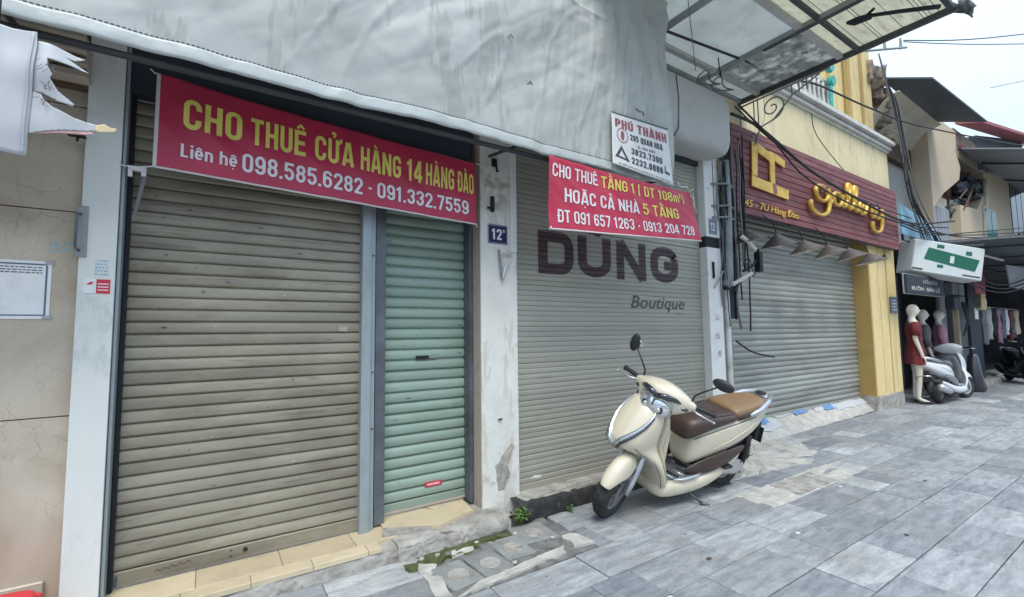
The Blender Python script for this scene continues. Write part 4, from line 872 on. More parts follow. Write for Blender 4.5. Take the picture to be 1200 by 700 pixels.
# torn white sheet at upper left
t = thing('torn_sheet', 'torn white plastic sheet flapping before the marble wall at upper left', 'plastic sheet')
def tornY(x, z): return 2.44 + .016 * sin((x + .6) * 30 + z * 4) + .02 * nz3(x * 7, z * 6, 3) - .03 * max(0, x + .55)
def poly_cloth(name, pts, m, parent, yo=0., n=26):
    bm = bmesh.new(); vs = [bm.verts.new((p[0], 0, p[1])) for p in pts]; bm.faces.new(vs)
    for k in range(1, n):
        for co, no, lo, hi in (((0), (1, 0, 0), min(p[0] for p in pts), max(p[0] for p in pts)), ((0), (0, 0, 1), min(p[1] for p in pts), max(p[1] for p in pts))):
            q = lo + (hi - lo) * k / n; bmesh.ops.bisect_plane(bm, geom=bm.verts[:] + bm.edges[:] + bm.faces[:], plane_co=(q, 0, 0) if no[0] else (0, 0, q), plane_no=no)
    bm.verts.index_update(); mb = MB().add([(v.co.x, tornY(v.co.x, v.co.z) + yo, v.co.z) for v in bm.verts], [[v.index for v in q.verts] for q in bm.faces]); bm.free()
    return obj(name, mb, m, parent, smooth=True, solid=.0015)
poly_cloth('sheet', [(-1.6, 2.60), (-.598, 2.562), (-.594, 2.50), (-.598, 2.40), (-.604, 2.25), (-.612, 2.07), (-.80, 2.075), (-1.6, 2.10)], 'tarp_white', t)
poly_cloth('torn_flap', [(-.601, 2.53), (-.56, 2.528), (-.50, 2.515), (-.462, 2.508), (-.49, 2.49), (-.515, 2.492), (-.445, 2.452), (-.50, 2.462), (-.562, 2.462), (-.56, 2.43), (-.545, 2.40), (-.552, 2.385), (-.528, 2.34), (-.482, 2.305), (-.486, 2.294), (-.53, 2.302), (-.57, 2.322), (-.603, 2.325)], 'tarp_white', t, .010)
poly_cloth('torn_flap', [(-.604, 2.325), (-.575, 2.315), (-.565, 2.295), (-.54, 2.272), (-.48, 2.248), (-.405, 2.236), (-.408, 2.215), (-.47, 2.200), (-.54, 2.178), (-.612, 2.158)], 'tarp_white', t, .004)
poly_cloth('frayed_end', [(-.412, 2.234), (-.385, 2.240), (-.365, 2.226), (-.337, 2.222), (-.352, 2.208), (-.40, 2.204), (-.417, 2.212)], 'frayed', t, -.004, 6)
poly_cloth('pink_lining', [(-.43, 2.212), (-.47, 2.198), (-.55, 2.174), (-.60, 2.160), (-.55, 2.166), (-.47, 2.185), (-.42, 2.196)], 'pink_cloth', t, .006, 8)
fr = MB()
for k in range(26):
    x = -.56 + random.uniform(-.02, .02); z = random.choice([2.30, 2.43, 2.36]) + random.uniform(-.02, .02)
    fr.tube([(x, tornY(x, z) - .006, z), (x + random.uniform(-.012, .02), tornY(x, z) - .012, z - .012), (x + random.uniform(-.02, .02), tornY(x, z) - .004, z - random.uniform(.01, .03))], .0009, 3)
obj('threads', fr, 'cable_grey', t)
obj('seam', MB().tube([(-.606 - .0008 * k, tornY(-.606, 2.55 - .024 * k) - .003, 2.56 - .0245 * k) for k in range(21)], .0035, 5), 'tarp_white', t, smooth=True)

# ================================================================== RED BANNERS
def bil(c, a, b):
    """corners TL, TR, BL, BR; a along, b from bottom to top"""
    tl, tr, bl, br = [V(p) for p in c]; return (bl.lerp(br, a)).lerp(tl.lerp(tr, a), b)
def banner(name, label, c, m, wr, hem='print_white'):
    t = thing(name, label, 'banner')
    def fn(a, b, o=0):
        p = bil(c, a, b); sag = -.012 * 4 * a * (1 - a) * b
        return (p.x, p.y + wr(a, b) - o, p.z + sag)
    obj('cloth', MB().grid(fn, 200, 40), m, t, smooth=True, solid=.0012)
    e = .011
    obj('white_edge', MB().grid(lambda a, b: fn(a, -e * 1.2 + e * 2.2 * b, .0012), 120, 1), 'banner_back', t, smooth=True, solid=.001)
    return t, fn
B1 = [(-.262, 2.93, 2.742), (1.632, 2.945, 2.640), (-.262, 2.90, 2.236), (1.615, 2.915, 2.168)]
w1 = lambda a, b: .010 * nz3(a * 5, b * 1.4, 1) + .006 * nz3(a * 14 + b * 4, b * 2, 2) - .012 * math.exp(-((a - .04 - (1 - b) * .16) / .035) ** 2) * b
t, fn = banner('banner', 'long crimson banner with yellow Vietnamese rental advert on the first shop', B1, 'banner_red', w1)
obj('white_edge', MB().grid(lambda a, b: fn(-.004 + .009 * a, b, .0014), 1, 24), 'banner_back', t, smooth=True, solid=.001)
def span(fn, u0, u1, v0, v1, o=.0045): return lambda a, b, d=0: fn(u0 + (u1 - u0) * a, v0 + (v1 - v0) * b, o + d)
W1 = 1.88
def u1(x): return (x + .262) / 1.885
for s_, a, b in (('CHO', -.150, .118), ('THUÊ', .160, .452), ('CỬA', .502, .732), ('HÀNG', .775, 1.045), ('14', 1.088, 1.195), ('HÀNG', 1.222, 1.440), ('ĐÀO', 1.470, 1.600)):
    sign_text('lettering', s_, span(fn, u1(a), u1(b), .47, .80), 'print_yellow', t, .16)
for s_, a, b, v0, v1 in (('Liên hệ', -.155, .10, .155, .30), ('098.585.6282', .125, .79, .125, .345), ('-', .822, .855, .16, .34), ('091.332.7559', .885, 1.555, .125, .345)):
    sign_text('lettering', s_, span(fn, u1(a), u1(b), v0, v1), 'print_white', t, .15)
for p, q in (((-.262, 2.93, 2.742), (-.30, 2.96, 2.77)), ((1.632, 2.945, 2.64), (1.75, 2.975, 2.655)), ((1.615, 2.915, 2.168), (1.66, 2.98, 2.17)), ((-.262, 2.90, 2.236), (-.42, 2.99, 2.245))):
    obj('tie_string', MB().tube([p, V(p).lerp(V(q), .5) + V((0, 0, -.01)), q], .0035, 5), 'print_white', t)
# white hooked clip holding the lower left corner, with a hanging tape
tag(obj('clip', MB().box(-.375, -.30, 2.985, 3.0, 2.225, 2.25, .003).box(-.32, -.30, 2.98, 2.995, 2.20, 2.23).box(-.372, -.355, 2.975, 2.99, 2.19, 2.225), 'print_white'), 'white metal clip at the lower left corner of the long banner', 'clip')
tag(obj('hanging_tape', MB().grid(lambda a, b: (-.315 + .020 * a * (1 - b * .5) - .035 * b, 2.985 - .004 * sin(b * 6 + a), 2.20 - .24 * b), 2, 12), 'cable_grey', solid=.001), 'thin grey tape hanging below the clip on the wide beige shutter', 'tape')
B2 = [(1.945, 2.462, 2.605), (3.52, 2.462, 2.59), (1.965, 2.50, 2.095), (3.64, 2.44, 2.165)]
w2 = lambda a, b: .012 * nz3(a * 4, b * 1.4, 11) + .006 * nz3(a * 13 + b * 5, b * 2, 12)
t, fn = banner('banner', 'shorter bright red banner with three lines of advert hanging over the olive shutter', B2, 'banner_red_two', w2)
def u2(x): return (x - 1.955) / 1.62
def line2(parts, v0, v1, z):
    for s_, a, b, m in parts: sign_text('lettering', s_, span(fn, u2(a), u2(b), v0, v1, .0045), m, t, .145)
line2((('CHO THUÊ', 1.985, 2.425, 'print_white'), ('TẦNG 1 ( DT 108', 2.465, 3.30, 'print_yellow'), ('m²)', 3.31, 3.455, 'print_yellow')), .735, .915, 0)
line2((('HOẶC CẢ NHÀ', 2.095, 2.86, 'print_white'), ('5 TẦNG', 2.905, 3.335, 'print_yellow')), .40, .60, 0)
line2((('ĐT 091 657 1263 - 0913 204 728', 2.03, 3.50, 'print_white'),), .10, .285, 0)
obj('tie_string', MB().tube([(3.50, 2.455, 2.585), (3.54, 2.43, 2.62), (3.56, 2.45, 2.60), (3.58, 2.46, 2.50), (3.60, 2.45, 2.42)], .006, 6), 'frayed', t, smooth=True)
obj('tie_string', MB().tube([(3.50, 2.452, 2.60), (3.46, 2.44, 2.63), (3.40, 2.455, 2.62), (3.37, 2.47, 2.66)], .005, 6), 'print_white', t, smooth=True)
obj('tie_string', MB().tube([(3.52, 2.452, 2.57), (3.555, 2.44, 2.53), (3.55, 2.445, 2.46)], .004, 6), 'print_white', t, smooth=True)
obj('corner_weight', MB().ell((1.972, 2.485, 2.10), .008, .008, .010, 8, 6), 'print_white', t)

# white paper advert on the tarpaulin
t = thing('paper_sign', 'white paper sign with black phone numbers pinned on the tarpaulin corner', 'sign')
PC = [(2.575, 0, 3.085), (3.255, 0, 3.105), (2.56, 0, 2.665), (3.285, 0, 2.620)]
PY0 = min(TY + tarp_y(2.55 + .75 * i / 30, 2.62 + .5 * j / 20) for i in range(31) for j in range(21)) - .004
def pf(a, b, o=0):
    p = bil(PC, a, b); return (p.x, PY0 - o - .003 * nz3(a * 3, b * 2) - .012 * (1 - b) * 1.0, p.z)
obj('sheet', MB().grid(pf, 40, 26), 'paper', t, smooth=True, solid=.0012)
e = MB().grid(lambda a, b: pf(a, .985 + .03 * b, .002), 40, 1); obj('dark_edge', e, 'steel_dark', t)
for s_, u0, u1_, v0, v1, m, bo in (('PHÚ THÀNH', .05, .95, .735, .90, 'print_maroon', .05), ('295 QUAN HOA', .29, .86, .565, .68, 'print_dark', .05), ('Q. CẦU GIẤY', .42, .72, .46, .505, 'print_dark', .02), ('3823.7390', .30, .83, .305, .425, 'print_dark', .05), ('2232.8888', .30, .83, .125, .25, 'print_dark', .05)):
    sign_text('lettering', s_, span(pf, u0, u1_, v0, v1, .0022), m, t, .20 if bo > .03 else .14)
rg = MB()
for k in range(16):
    a0 = 2 * pi * k / 16; a1 = a0 + .24
    for rr0, rr1 in ((.78, 1.0),): rg.add([pf(.165 + .095 * q * cos(a), .60 + .15 * q * sin(a), .0022) for q, a in ((rr0, a0), (rr1, a0), (rr1, a1), (rr0, a1))], [(0, 1, 2, 3)])
rg.add([pf(.165 + .030 * cos(2 * pi * k / 14), .60 + .095 * sin(2 * pi * k / 14), .0022) for k in range(14)], [tuple(range(14))])
obj('round_emblem', rg, 'print_maroon', t)
tr = MB(); P0, P1, P2 = (.04, .16), (.27, .13), (.14, .40); G0 = (.145, .225)
for A, B_ in ((P0, P1), (P1, P2), (P2, P0)):
    A2 = (A[0] * .5 + G0[0] * .5, A[1] * .5 + G0[1] * .5); B2_ = (B_[0] * .5 + G0[0] * .5, B_[1] * .5 + G0[1] * .5)
    tr.add([pf(*A, .0022), pf(*B_, .0022), pf(*B2_, .0022), pf(*A2, .0022)], [(0, 1, 2, 3)])
obj('triangle_emblem', tr, 'print_dark', t)
obj('phone_symbol', MB().add([pf(a, b, .0022) for a, b in ((.86, .16), (.95, .14), (.95, .19), (.86, .21), (.87, .30), (.89, .30), (.88, .21))], [(0, 1, 2, 3), (3, 6, 5, 4)]), 'print_dark', t)
ln = MB()
x = .10
while x < .93:
    wd = random.uniform(.01, .03); ln.add([pf(x, .045 - .02 * x, .0022), pf(x + wd, .045 - .02 * x, .0022), pf(x + wd, .062 - .02 * x, .0022), pf(x, .062 - .02 * x, .0022)], [(0, 1, 2, 3)]); x += wd + random.uniform(.006, .02)
obj('printed_lines', ln, 'print_dark', t)
tag(obj('hook', MB().tube([(2.83, 2.44, 3.17), (2.85, 2.42, 3.14), (2.89, 2.42, 3.15), (2.93, 2.44, 3.14)], .007, 5), 'cable_grey'), 'short grey wire scrap on the tarpaulin above the paper sign', 'wire')

# ================================================================== WRAPPED BOX RIGHT OF THE TARPAULIN
t = thing('wrapped_unit', 'cloth wrapped air conditioner box hanging under the canopy right of the tarpaulin', 'air conditioner')
def ringx(x):
    pts = []; n = 40
    for k in range(n):
        a = 2 * pi * k / n; c, s_ = cos(a), sin(a)
        y = 2.935 + .245 * math.copysign(abs(c) ** .45, c); z = 3.585 + .36 * math.copysign(abs(s_) ** .5, s_)
        if s_ < 0: z += .03 * (1 - abs(c))
        e = .010 * nz3(x * 5, a * 1.5, 4) + .005 * nz3(x * 14, a * 5, 6); pts.append((x, y + e, z + e))
    return pts
rs = [ringx(3.30 + (4.60 - 3.30) * i / 34) for i in range(35)]
rs.append([(4.63, 2.935 + (p[1] - 2.935) * .93, 3.585 + (p[2] - 3.585) * .93) for p in rs[-1]]); rs.append([(4.635, 2.935 + (p[1] - 2.935) * .3, 3.585 + (p[2] - 3.585) * .3) for p in rs[-1]])
obj('cloth_wrap', MB().loft(rs), 'tarp_box', t, smooth=True)
obj('fold_seam', MB().tube([(3.72, 2.69, 3.86), (3.73, 2.68, 3.6), (3.725, 2.69, 3.32), (3.72, 2.76, 3.24)], .006, 5), 'steel_dark', t, smooth=True)
obj('bracket', MB().box(3.5, 4.5, 3.185, 3.29, 3.30, 3.34), 'frame_dark', t)
for k in range(2):
    tag(obj('cable_coil', MB().tube([(4.35 + .25 * k + .16 * cos(a), 2.75 + .05 * sin(a * 2), 4.03 + .06 * sin(a) + .01 * k) for a in [2 * pi * j / 18 * 1.05 for j in range(19)]], .008, 6), 'cable_grey', smooth=True), ['loop of grey cable on top of the wrapped box, nearer the tarpaulin', 'loop of grey cable on top of the wrapped box, nearer the maroon sign'][k], 'cable')

# ================================================================== CANOPY
CZ = 4.30
t = thing('canopy', 'dirty translucent panel canopy on a steel frame above the pavement', 'canopy')
PX = [2.45, 3.58, 4.70, 5.60]; PY = [1.10, 1.83, 2.0, 2.88, 3.12]
pn = 0
for i in range(len(PX) - 1):
    for j in range(len(PY) - 1):
        m = 'canopy_yellow' if (j < 2 and i >= 0) else ('canopy_dirty' if (i == 2 and j == 2) else 'canopy_panel')
        obj('canopy_panel', MB().box(PX[i] + .008, PX[i + 1] - .008, PY[j] + .006, PY[j + 1] - .006, CZ + .012, CZ + .020), m, t)
for i, x in enumerate(PX):
    big = x > 5.5
    obj('cross_beam', MB().box(x - .022, x + .022, 1.08, 3.14, CZ - .045, CZ + .010, .003), 'frame_dark' if big else 'frame_grey', t)
obj('dark_cleat', MB().box(4.675, 4.725, 1.08, 2.35, CZ - .052, CZ - .0465), 'frame_dark', t)
for y, m, w_ in ((1.10, 'frame_dark', .022), (1.83, 'frame_dark', .018), (1.99, 'frame_white', .03), (2.88, 'frame_white', .028), (3.11, 'frame_grey', .02)):
    for i in range(len(PX) - 1): obj('purlin', MB().box(PX[i] + .0225, PX[i + 1] - .0225, y - w_, y + w_, CZ - .036, CZ + .009, .002), m, t)
obj('edge_flashing', MB().box(5.6225, 5.68, 1.04, 3.10, CZ - .02, CZ + .025, .004), 'canopy_yellow', t)
rb = MB()
for k in range(26): rb.box(3.6 + .0, 5.58, 1.13 + .027 * k, 1.134 + .027 * k, CZ + .006, CZ + .0115) if random.random() < .35 else None
obj('panel_ribs', rb, 'frame_grey', t)
# broken lamp arm lying on the outer panel
tag(obj('lamp_arm', MB().tube([(5.30, 1.12, 4.20), (5.05, 1.34, 4.19), (4.90, 1.52, 4.20)], [.020, .018, .016], 8).tube([(4.93, 1.50, 4.20), (4.86, 1.60, 4.18), (4.80, 1.64, 4.17)], [.03, .036, .014], 8).tube([(4.90, 1.52, 4.21), (4.90, 1.46, 4.24)], .012, 6), 'iron_black', smooth='auto'), 'dark bent lamp arm under the yellowed outer canopy panel', 'lamp arm')
rag = MB()
for k in range(9): rag.tube([(5.60 + random.uniform(-.05, .08), 1.08 + random.uniform(-.08, .05), 4.31), (5.64 + random.uniform(-.05, .08), 1.02 + random.uniform(-.06, .05), 4.27 + random.uniform(-.03, .03)), (5.66 + random.uniform(-.03, .05), .99, 4.20 + random.uniform(-.04, .04))], [.02, .025, .006], 5)
tag(obj('rag', rag, 'canopy_dirty', smooth=True), 'ragged grey cloth tied to the outer corner of the canopy', 'rag')
# scroll bracket of wrought iron under the canopy edge (plane x = 5.6)
t = thing('scroll_bracket', 'grey wrought iron scroll bracket beneath the canopy edge', 'bracket')
def spiral(cy, cz, r0, r1, a0, turns, n=40): return [(5.60, cy + (r0 + (r1 - r0) * k / n) * cos(a0 + 2 * pi * turns * k / n), cz + (r0 + (r1 - r0) * k / n) * sin(a0 + 2 * pi * turns * k / n)) for k in range(n + 1)]
obj('scroll', MB().tube(spiral(2.73, 4.05, .02, .155, 1.0, 1.6), .009, 6), 'frame_grey', t, smooth=True)
obj('scroll', MB().tube(spiral(3.02, 3.74, .02, .13, 2.2, 1.7), .009, 6), 'frame_grey', t, smooth=True)
obj('top_bar', MB().tube([(5.60, 3.12, 4.215), (5.60, 2.1, 4.235)], .011, 6), 'frame_grey', t)
obj('brace', MB().tube([(5.60, 3.12, 3.50), (5.60, 3.0, 3.60), (5.60, 2.88, 3.86), (5.60, 2.72, 3.895), (5.60, 2.50, 4.10), (5.60, 2.2, 4.22)], .010, 6), 'frame_grey', t, smooth=True)
for y in (2.95, 2.90, 2.50, 2.42, 2.34): obj('upright', MB().tube([(5.60, y, 3.90 if y > 2.6 else 4.10), (5.60, y, 4.235)], .008, 6), 'frame_grey', t)
obj('wall_bar', MB().tube([(5.60, 3.125, 3.4), (5.60, 3.125, 4.26)], .011, 6), 'frame_grey', t)
# hooks and thin wires under the canopy
tag(obj('wire', MB().tube([(3.38, 2.3, 4.28), (3.72, 2.5, 4.10), (4.05, 2.70, 4.02), (4.12, 2.74, 4.05)], .004, 5), 'cable_grey', smooth=True), 'thin grey wire dangling under the pale canopy panel', 'wire')
tag(obj('hook', MB().tube([(4.33, 2.62, 4.20), (4.36, 2.63, 4.10), (4.40, 2.64, 4.04), (4.36, 2.62, 4.00), (4.32, 2.61, 4.02)], .006, 5), 'iron_black', smooth=True), 'small black hook hanging from the cable before the pale canopy panel', 'hook')

# ================================================================== YELLOW SHOPHOUSE
yb = thing('yellow_shophouse', 'yellow plastered shophouse with white cornice above the gallery shutter', 'building')
GX0, GX1 = 4.80, 10.62
obj('upper_wall', MB().box(5.0, GX1, 3.145, 3.6, 3.10, 4.66), 'yellow_pale', yb)
for k, (yy, za, zb_) in enumerate(((3.11, 4.66, 4.70), (3.07, 4.70, 4.75), (3.09, 4.75, 4.78), (3.02, 4.78, 4.86))):
    obj('cornice_moulding', MB().box(5.0 - .01 * k, GX1 + .02 + (3.08 - yy) * .6, yy, 3.34, za + .001, zb_ - .001, .008), 'cornice_white', yb)
obj('upper_storey', MB().box(5.0, 10.75, 3.40, 3.7, 4.86, 6.95), 'yellow_wall', yb)
for xx, m in ((8.9, 'yellow_wall'), (9.55, 'ochre'), (9.75, 'yellow_wall'), (10.15, 'ochre'), (10.32, 'yellow_wall')):
    obj('pilaster_strip', MB().box(xx, xx + (.36 if m == 'yellow_wall' else .14), 3.33 if m == 'yellow_wall' else 3.36, 3.399, 4.86, 6.80, .006), m, yb)
obj('side_wall', MB().box(10.635, 10.75, 3.61, 9.0, -.02, 6.95), 'brick_old', yb)
obj('balcony_rail', MB().box(6.6, 8.85, 3.28, 3.33, 5.50, 5.56, .006), 'cornice_white', yb)
obj('balcony_panel', MB().box(6.6, 8.85, 3.345, 3.385, 4.905, 5.49), 'frame_grey', yb)
for k in range(14): obj('baluster', MB().lathe([(.012, 0), (.02, .08), (.035, .2), (.02, .38), (.03, .46), (.03, .58)], (6.7 + .16 * k, 3.30, 4.91), 'Z', 10), 'cornice_white', yb, smooth=True)
# pillar with vertical ribs
py = 3.12
obj('pillar_core', MB().box(9.37, 10.50, 3.16, 3.37, .22, 3.12), 'ochre', yb)
obj('pillar_rib', MB().box(9.36, 9.70, 3.12, 3.159, .22, 3.11, .006), 'yellow_wall', yb)
obj('pillar_rib', MB().box(9.76, 10.08, 3.13, 3.159, .22, 3.11, .006), 'yellow_wall', yb)
obj('pillar_rib', MB().box(10.12, 10.50, 3.12, 3.159, .22, 3.11, .006), 'yellow_wall', yb)
obj('pillar_reveal', MB().box(9.345, 9.3595, 3.14, 3.37, .2, 3.11), 'ochre', yb)
def pbase(z):
    o = []
    for k in range(30):
        a = 2 * pi * k / 30; c, s_ = cos(a), sin(a); x = 9.93 + .60 * math.copysign(abs(c) ** .3, c); y = 3.24 + .15 * math.copysign(abs(s_) ** .3, s_)
        o.append((x + fbm(k * .8, z * 9, 3) * .02, y + fbm(k * .8, z * 9, 7) * .014, z + (nz3(k * .7, 1, 5) * .05 if z > .15 else 0)))
    return o
obj('pillar_plinth', MB().loft([pbase(z) for z in (-.02, .05, .12, .2, .24)]), 'concrete', yb, smooth='auto')
obj('reveal_wall', MB().box(4.90, 5.235, 3.30, 3.6, -.02, 3.12), 'pipe_grey', yb)
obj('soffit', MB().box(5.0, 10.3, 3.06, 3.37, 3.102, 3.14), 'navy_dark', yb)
t = thing('street_plaque', 'small slate blue plaque on the right edge of the yellow pillar', 'plaque')
obj('plate', MB().box(10.12, 10.44, 3.095, 3.112, 1.64, 1.93, .003), 'plate_slate', t)
pl = MB()
for k in range(4): pl.box(10.18 + .02 * (k % 2), 10.38 - .03 * (k % 2), 3.0935, 3.0945, 1.69 + .055 * k, 1.71 + .055 * k)
obj('printed_lines', pl, 'cornice_white', t)
tag(obj('socket', MB().box(9.98, 10.05, 3.09, 3.12, 2.62, 2.68, .01), 'rust'), 'small rusty stub high on the yellow pillar', 'stub')
tag(obj('ornament', MB().lathe([(.05, -.03), (.11, -.04), (.13, 0), (.11, .04), (.05, .03)], (8.50, 3.20, 5.76), 'Y', 18).lathe([(.03, -.03), (.08, -.04), (.09, 0), (.08, .04), (.03, .03)], (8.56, 3.20, 5.50), 'Y', 18).tube([(8.5, 3.2, 4.95), (8.52, 3.2, 5.4)], .03, 8), 'turquoise', smooth='auto'), 'turquoise iron ornament on the balcony behind the white rail', 'ornament')

# maroon sign of boards
sg = thing('gallery_sign', 'maroon board sign with gold gallery lettering above the grey shutter', 'sign')
SX0, SX1 = 5.12, 10.38
nb = 13
for k in range(nb):
    za = 2.775 + (3.86 - 2.775) * k / nb; zb_ = 2.775 + (3.86 - 2.775) * (k + 1) / nb - .007
    obj('sign_board', MB().box(SX0 + random.uniform(0, .01), SX1 - random.uniform(0, .015), 2.985 + random.gauss(0, .0015), 3.005, za, zb_, .003), 'sign_wood', sg)
obj('sign_frame', MB().box(SX0 + .01, SX1 - .02, 3.0055, 3.10, 2.78, 3.855), 'frame_dark', sg)
def sy(o=0): return 2.965 - o
lg = MB()
for q in (((5.53, 3.69), (5.66, 3.71), (5.615, 3.15), (5.48, 3.13)), ):
    pass
def gbar(pts, y=2.955): return MB().prism([(a, y, b) for a, b in pts], (0, .022, 0))
lg = thing('gallery_emblem', 'gold square emblem at the left end of the maroon sign', 'emblem')
obj('left_bar', gbar([(5.53, 3.70), (5.66, 3.705), (5.62, 3.27), (5.50, 3.265)]), 'gold', lg, bevel=.004)
obj('top_bar', gbar([(5.665, 3.703), (5.93, 3.64), (5.93, 3.52), (5.655, 3.585)], 2.953), 'gold', lg, bevel=.004)
obj('middle_bar', gbar([(5.935, 3.66), (6.06, 3.655), (6.04, 3.22), (5.93, 3.215)]), 'gold', lg, bevel=.004)
obj('right_arm', gbar([(6.063, 3.655), (6.32, 3.60), (6.30, 3.50), (6.06, 3.55)], 2.953), 'gold', lg, bevel=.004)
obj('bottom_bar', gbar([(5.49, 3.262), (6.38, 3.212), (6.36, 3.08), (5.48, 3.125)], 2.953), 'gold', lg, bevel=.004)
obj('small_mark', gbar([(5.97, 3.24), (6.05, 3.24), (6.07, 3.12), (5.99, 3.10)], 2.9495), 'print_maroon', lg)
text_on('lettering', '45 - 7U Hàng Đào', lambda a, b: (5.32 + 1.32 * a, 2.972, 2.862 + .085 * b), 'gold', sg, .0, .2, thick=.012)
obj('lettering_shadow', MB().box(5.28, 5.281, 2.9845, 2.985, 2.86, 2.861), 'frame_dark', sg)
# script word built from bent gold strokes
def arc(cx, cy, rx, ry, a0, a1, n=10): return [(cx + rx * cos(R(a0 + (a1 - a0) * k / n)), cy + ry * sin(R(a0 + (a1 - a0) * k / n))) for k in range(n + 1)]
strokes = [
    ('g', [arc(.30, .30, .20, .30, 60, 380, 16), [(.50, .55), (.52, .20), (.50, -.25), (.40, -.50), (.20, -.62), (.0, -.55), (-.10, -.35), (-.08, -.15)], [(.50, -.05), (.62, .12)]]),
    ('a', [arc(.82, .28, .15, .26, 50, 380, 14), [(.98, .5), (.98, .15), (1.02, .02), (1.10, .12)]]),
    ('l', [[(1.10, .12), (1.24, .55), (1.30, 1.05), (1.22, 1.15), (1.17, .9), (1.18, .3), (1.24, .02), (1.34, .12)]]),
    ('l', [[(1.34, .12), (1.48, .55), (1.54, 1.05), (1.46, 1.15), (1.41, .9), (1.42, .3), (1.48, .02), (1.58, .12)]]),
    ('e', [[(1.58, .20), (1.74, .32), (1.80, .48), (1.72, .56), (1.62, .42), (1.62, .15), (1.72, .0), (1.86, .12)]]),
    ('r', [[(1.86, .12), (1.96, .58), (2.02, .48), (2.12, .50), (2.10, .15), (2.16, .02), (2.24, .14)]]),
    ('y', [[(2.28, .52), (2.28, .18), (2.38, .02), (2.52, .20)], [(2.56, .55), (2.55, .1), (2.50, -.35), (2.38, -.58), (2.20, -.60), (2.08, -.42), (2.10, -.20)]])]
def smooth_path(p, it=2):
    for _ in range(it): p = [p[0]] + [q for a, b in zip(p, p[1:]) for q in ((a[0] * .75 + b[0] * .25, a[1] * .75 + b[1] * .25), (a[0] * .25 + b[0] * .75, a[1] * .25 + b[1] * .75))] + [p[-1]]
    return p
for ch, ss in strokes:
    mb = MB()
    for k, p in enumerate(ss):
        p = smooth_path(p)
        pts = [(7.02 + .97 * a, 2.945 - .004 * k, 3.215 + .37 * b - .012 * a) for a, b in p]
        mb.tube(pts, [  .023 + .014 * min(1, abs(pts[min(i + 1, len(pts) - 1)][2] - pts[max(i - 1, 0)][2]) / (.001 + V(pts[min(i + 1, len(pts) - 1)]).__sub__(V(pts[max(i - 1, 0)])).length)) for i in range(len(pts))], 8, flat=1)
    obj('script_letter', mb, 'gold', sg, smooth=True)
wm = MB()
# row of conical tin lamps under the sign
for i, x in enumerate((5.16, 5.84, 6.56, 7.26, 7.94, 8.66)):
    t = thing('hat_lamp', ['conical tin lamp shade beside the cable bundle, first of the row', 'conical tin lamp shade second from the cable bundle', 'conical tin lamp shade third from the cable bundle, bulb showing', 'conical tin lamp shade fourth from the cable bundle', 'conical tin lamp shade second from the yellow pillar', 'conical tin lamp shade nearest the yellow pillar'][i], 'lamp', (x, 2.86, 2.40 + random.uniform(-.015, .02)), 'conical lamps under the gallery sign')
    t.rotation_euler = (R(random.uniform(-14, -6)), R(random.uniform(-10, 10)), random.uniform(0, 2))
    obj('shade', MB().lathe([(.004, .150), (.03, .132), (.21, .0), (.213, -.004)], (0, 0, 0), 'Z', 28).f and MB().loft([[(q * cos(2 * pi * j / 28), q * sin(2 * pi * j / 28), z) for j in range(28)] for q, z in ((.008, .160), (.03, .140), (.12, .070), (.212, .0))], cap=False), 'lamp_tin', t, smooth='auto')
    obj('inner_shade', MB().loft([[(q * cos(2 * pi * j / 28), q * sin(2 * pi * j / 28), z) for j in range(28)] for q, z in ((.008, .150), (.12, .062), (.207, -.002))], cap=False), 'lamp_inside', t, smooth='auto')
    if i in (1, 2): obj('bulb', MB().ell((0, 0, .02), .032, .032, .042, 12, 8), 'bulb', t, smooth=True)
    obj('stem', MB().tube([(0, 0, .15), (0, .02, .30), (0, .12, .42)], .007, 6), 'iron_black', t)

# ================================================================== PIPES, METERS AND CABLES
t = thing('cable_riser', 'thick grey conduit riser beside the narrow white pillar', 'conduit')
obj('conduit', MB().tube([(4.86, 2.93, 3.3), (4.86, 2.92, 2.8), (4.84, 2.92, 2.3), (4.83, 2.92, 1.93), (4.80, 2.94, 1.86)], .050, 12), 'pipe_grey', t, smooth=True)
obj('conduit', MB().tube([(4.79, 2.985, 3.3), (4.79, 2.985, .02)], .016, 8), 'cable_grey', t)
obj('white_conduit', MB().tube([(4.84, 2.97, 1.82), (4.845, 2.97, .9), (4.85, 2.97, .02)], .036, 10), 'pipe_white', t, smooth=True)
obj('white_conduit', MB().tube([(4.94, 3.0, 1.70), (4.94, 3.0, .02)], .022, 8), 'pipe_grey', t)
for z in (2.75, 2.62, 3.0): obj('clamp', MB().tube([(4.62, 2.96, z), (4.80, 2.87, z + .01), (4.97, 2.90, z), (5.05, 2.98, z + .02)], .012, 6), 'pipe_grey', t, smooth=True)
obj('junction_box', MB().box(4.89, 5.08, 2.97, 3.2, 1.5, 2.7), 'navy_dark', t)
random.seed(21)
for i in range(15):
    x = 4.74 + .032 * i + random.uniform(-.02, .02); y = 2.90 + random.uniform(-.05, .07); top = random.uniform(3.2, 3.7); bot = random.uniform(1.2, 2.1)
    pts = [(x + .05 * nz3(i, z * 2.3), y + .03 * nz3(i + 7, z * 2), z) for z in [top + (bot - top) * k / 12 for k in range(13)]]
    tag(obj('hanging_cable', MB().tube(pts, random.uniform(.006, .014), 5), random.choice(['cable', 'cable', 'cable', 'cable_grey']), smooth=True), 'loose dark cable in the tangled bundle beside the maroon sign', 'cable', 'tangled cables between pillar and maroon sign')
t = thing('iron_scroll', 'black wrought iron scroll bracket in front of the first hat lamp', 'bracket')
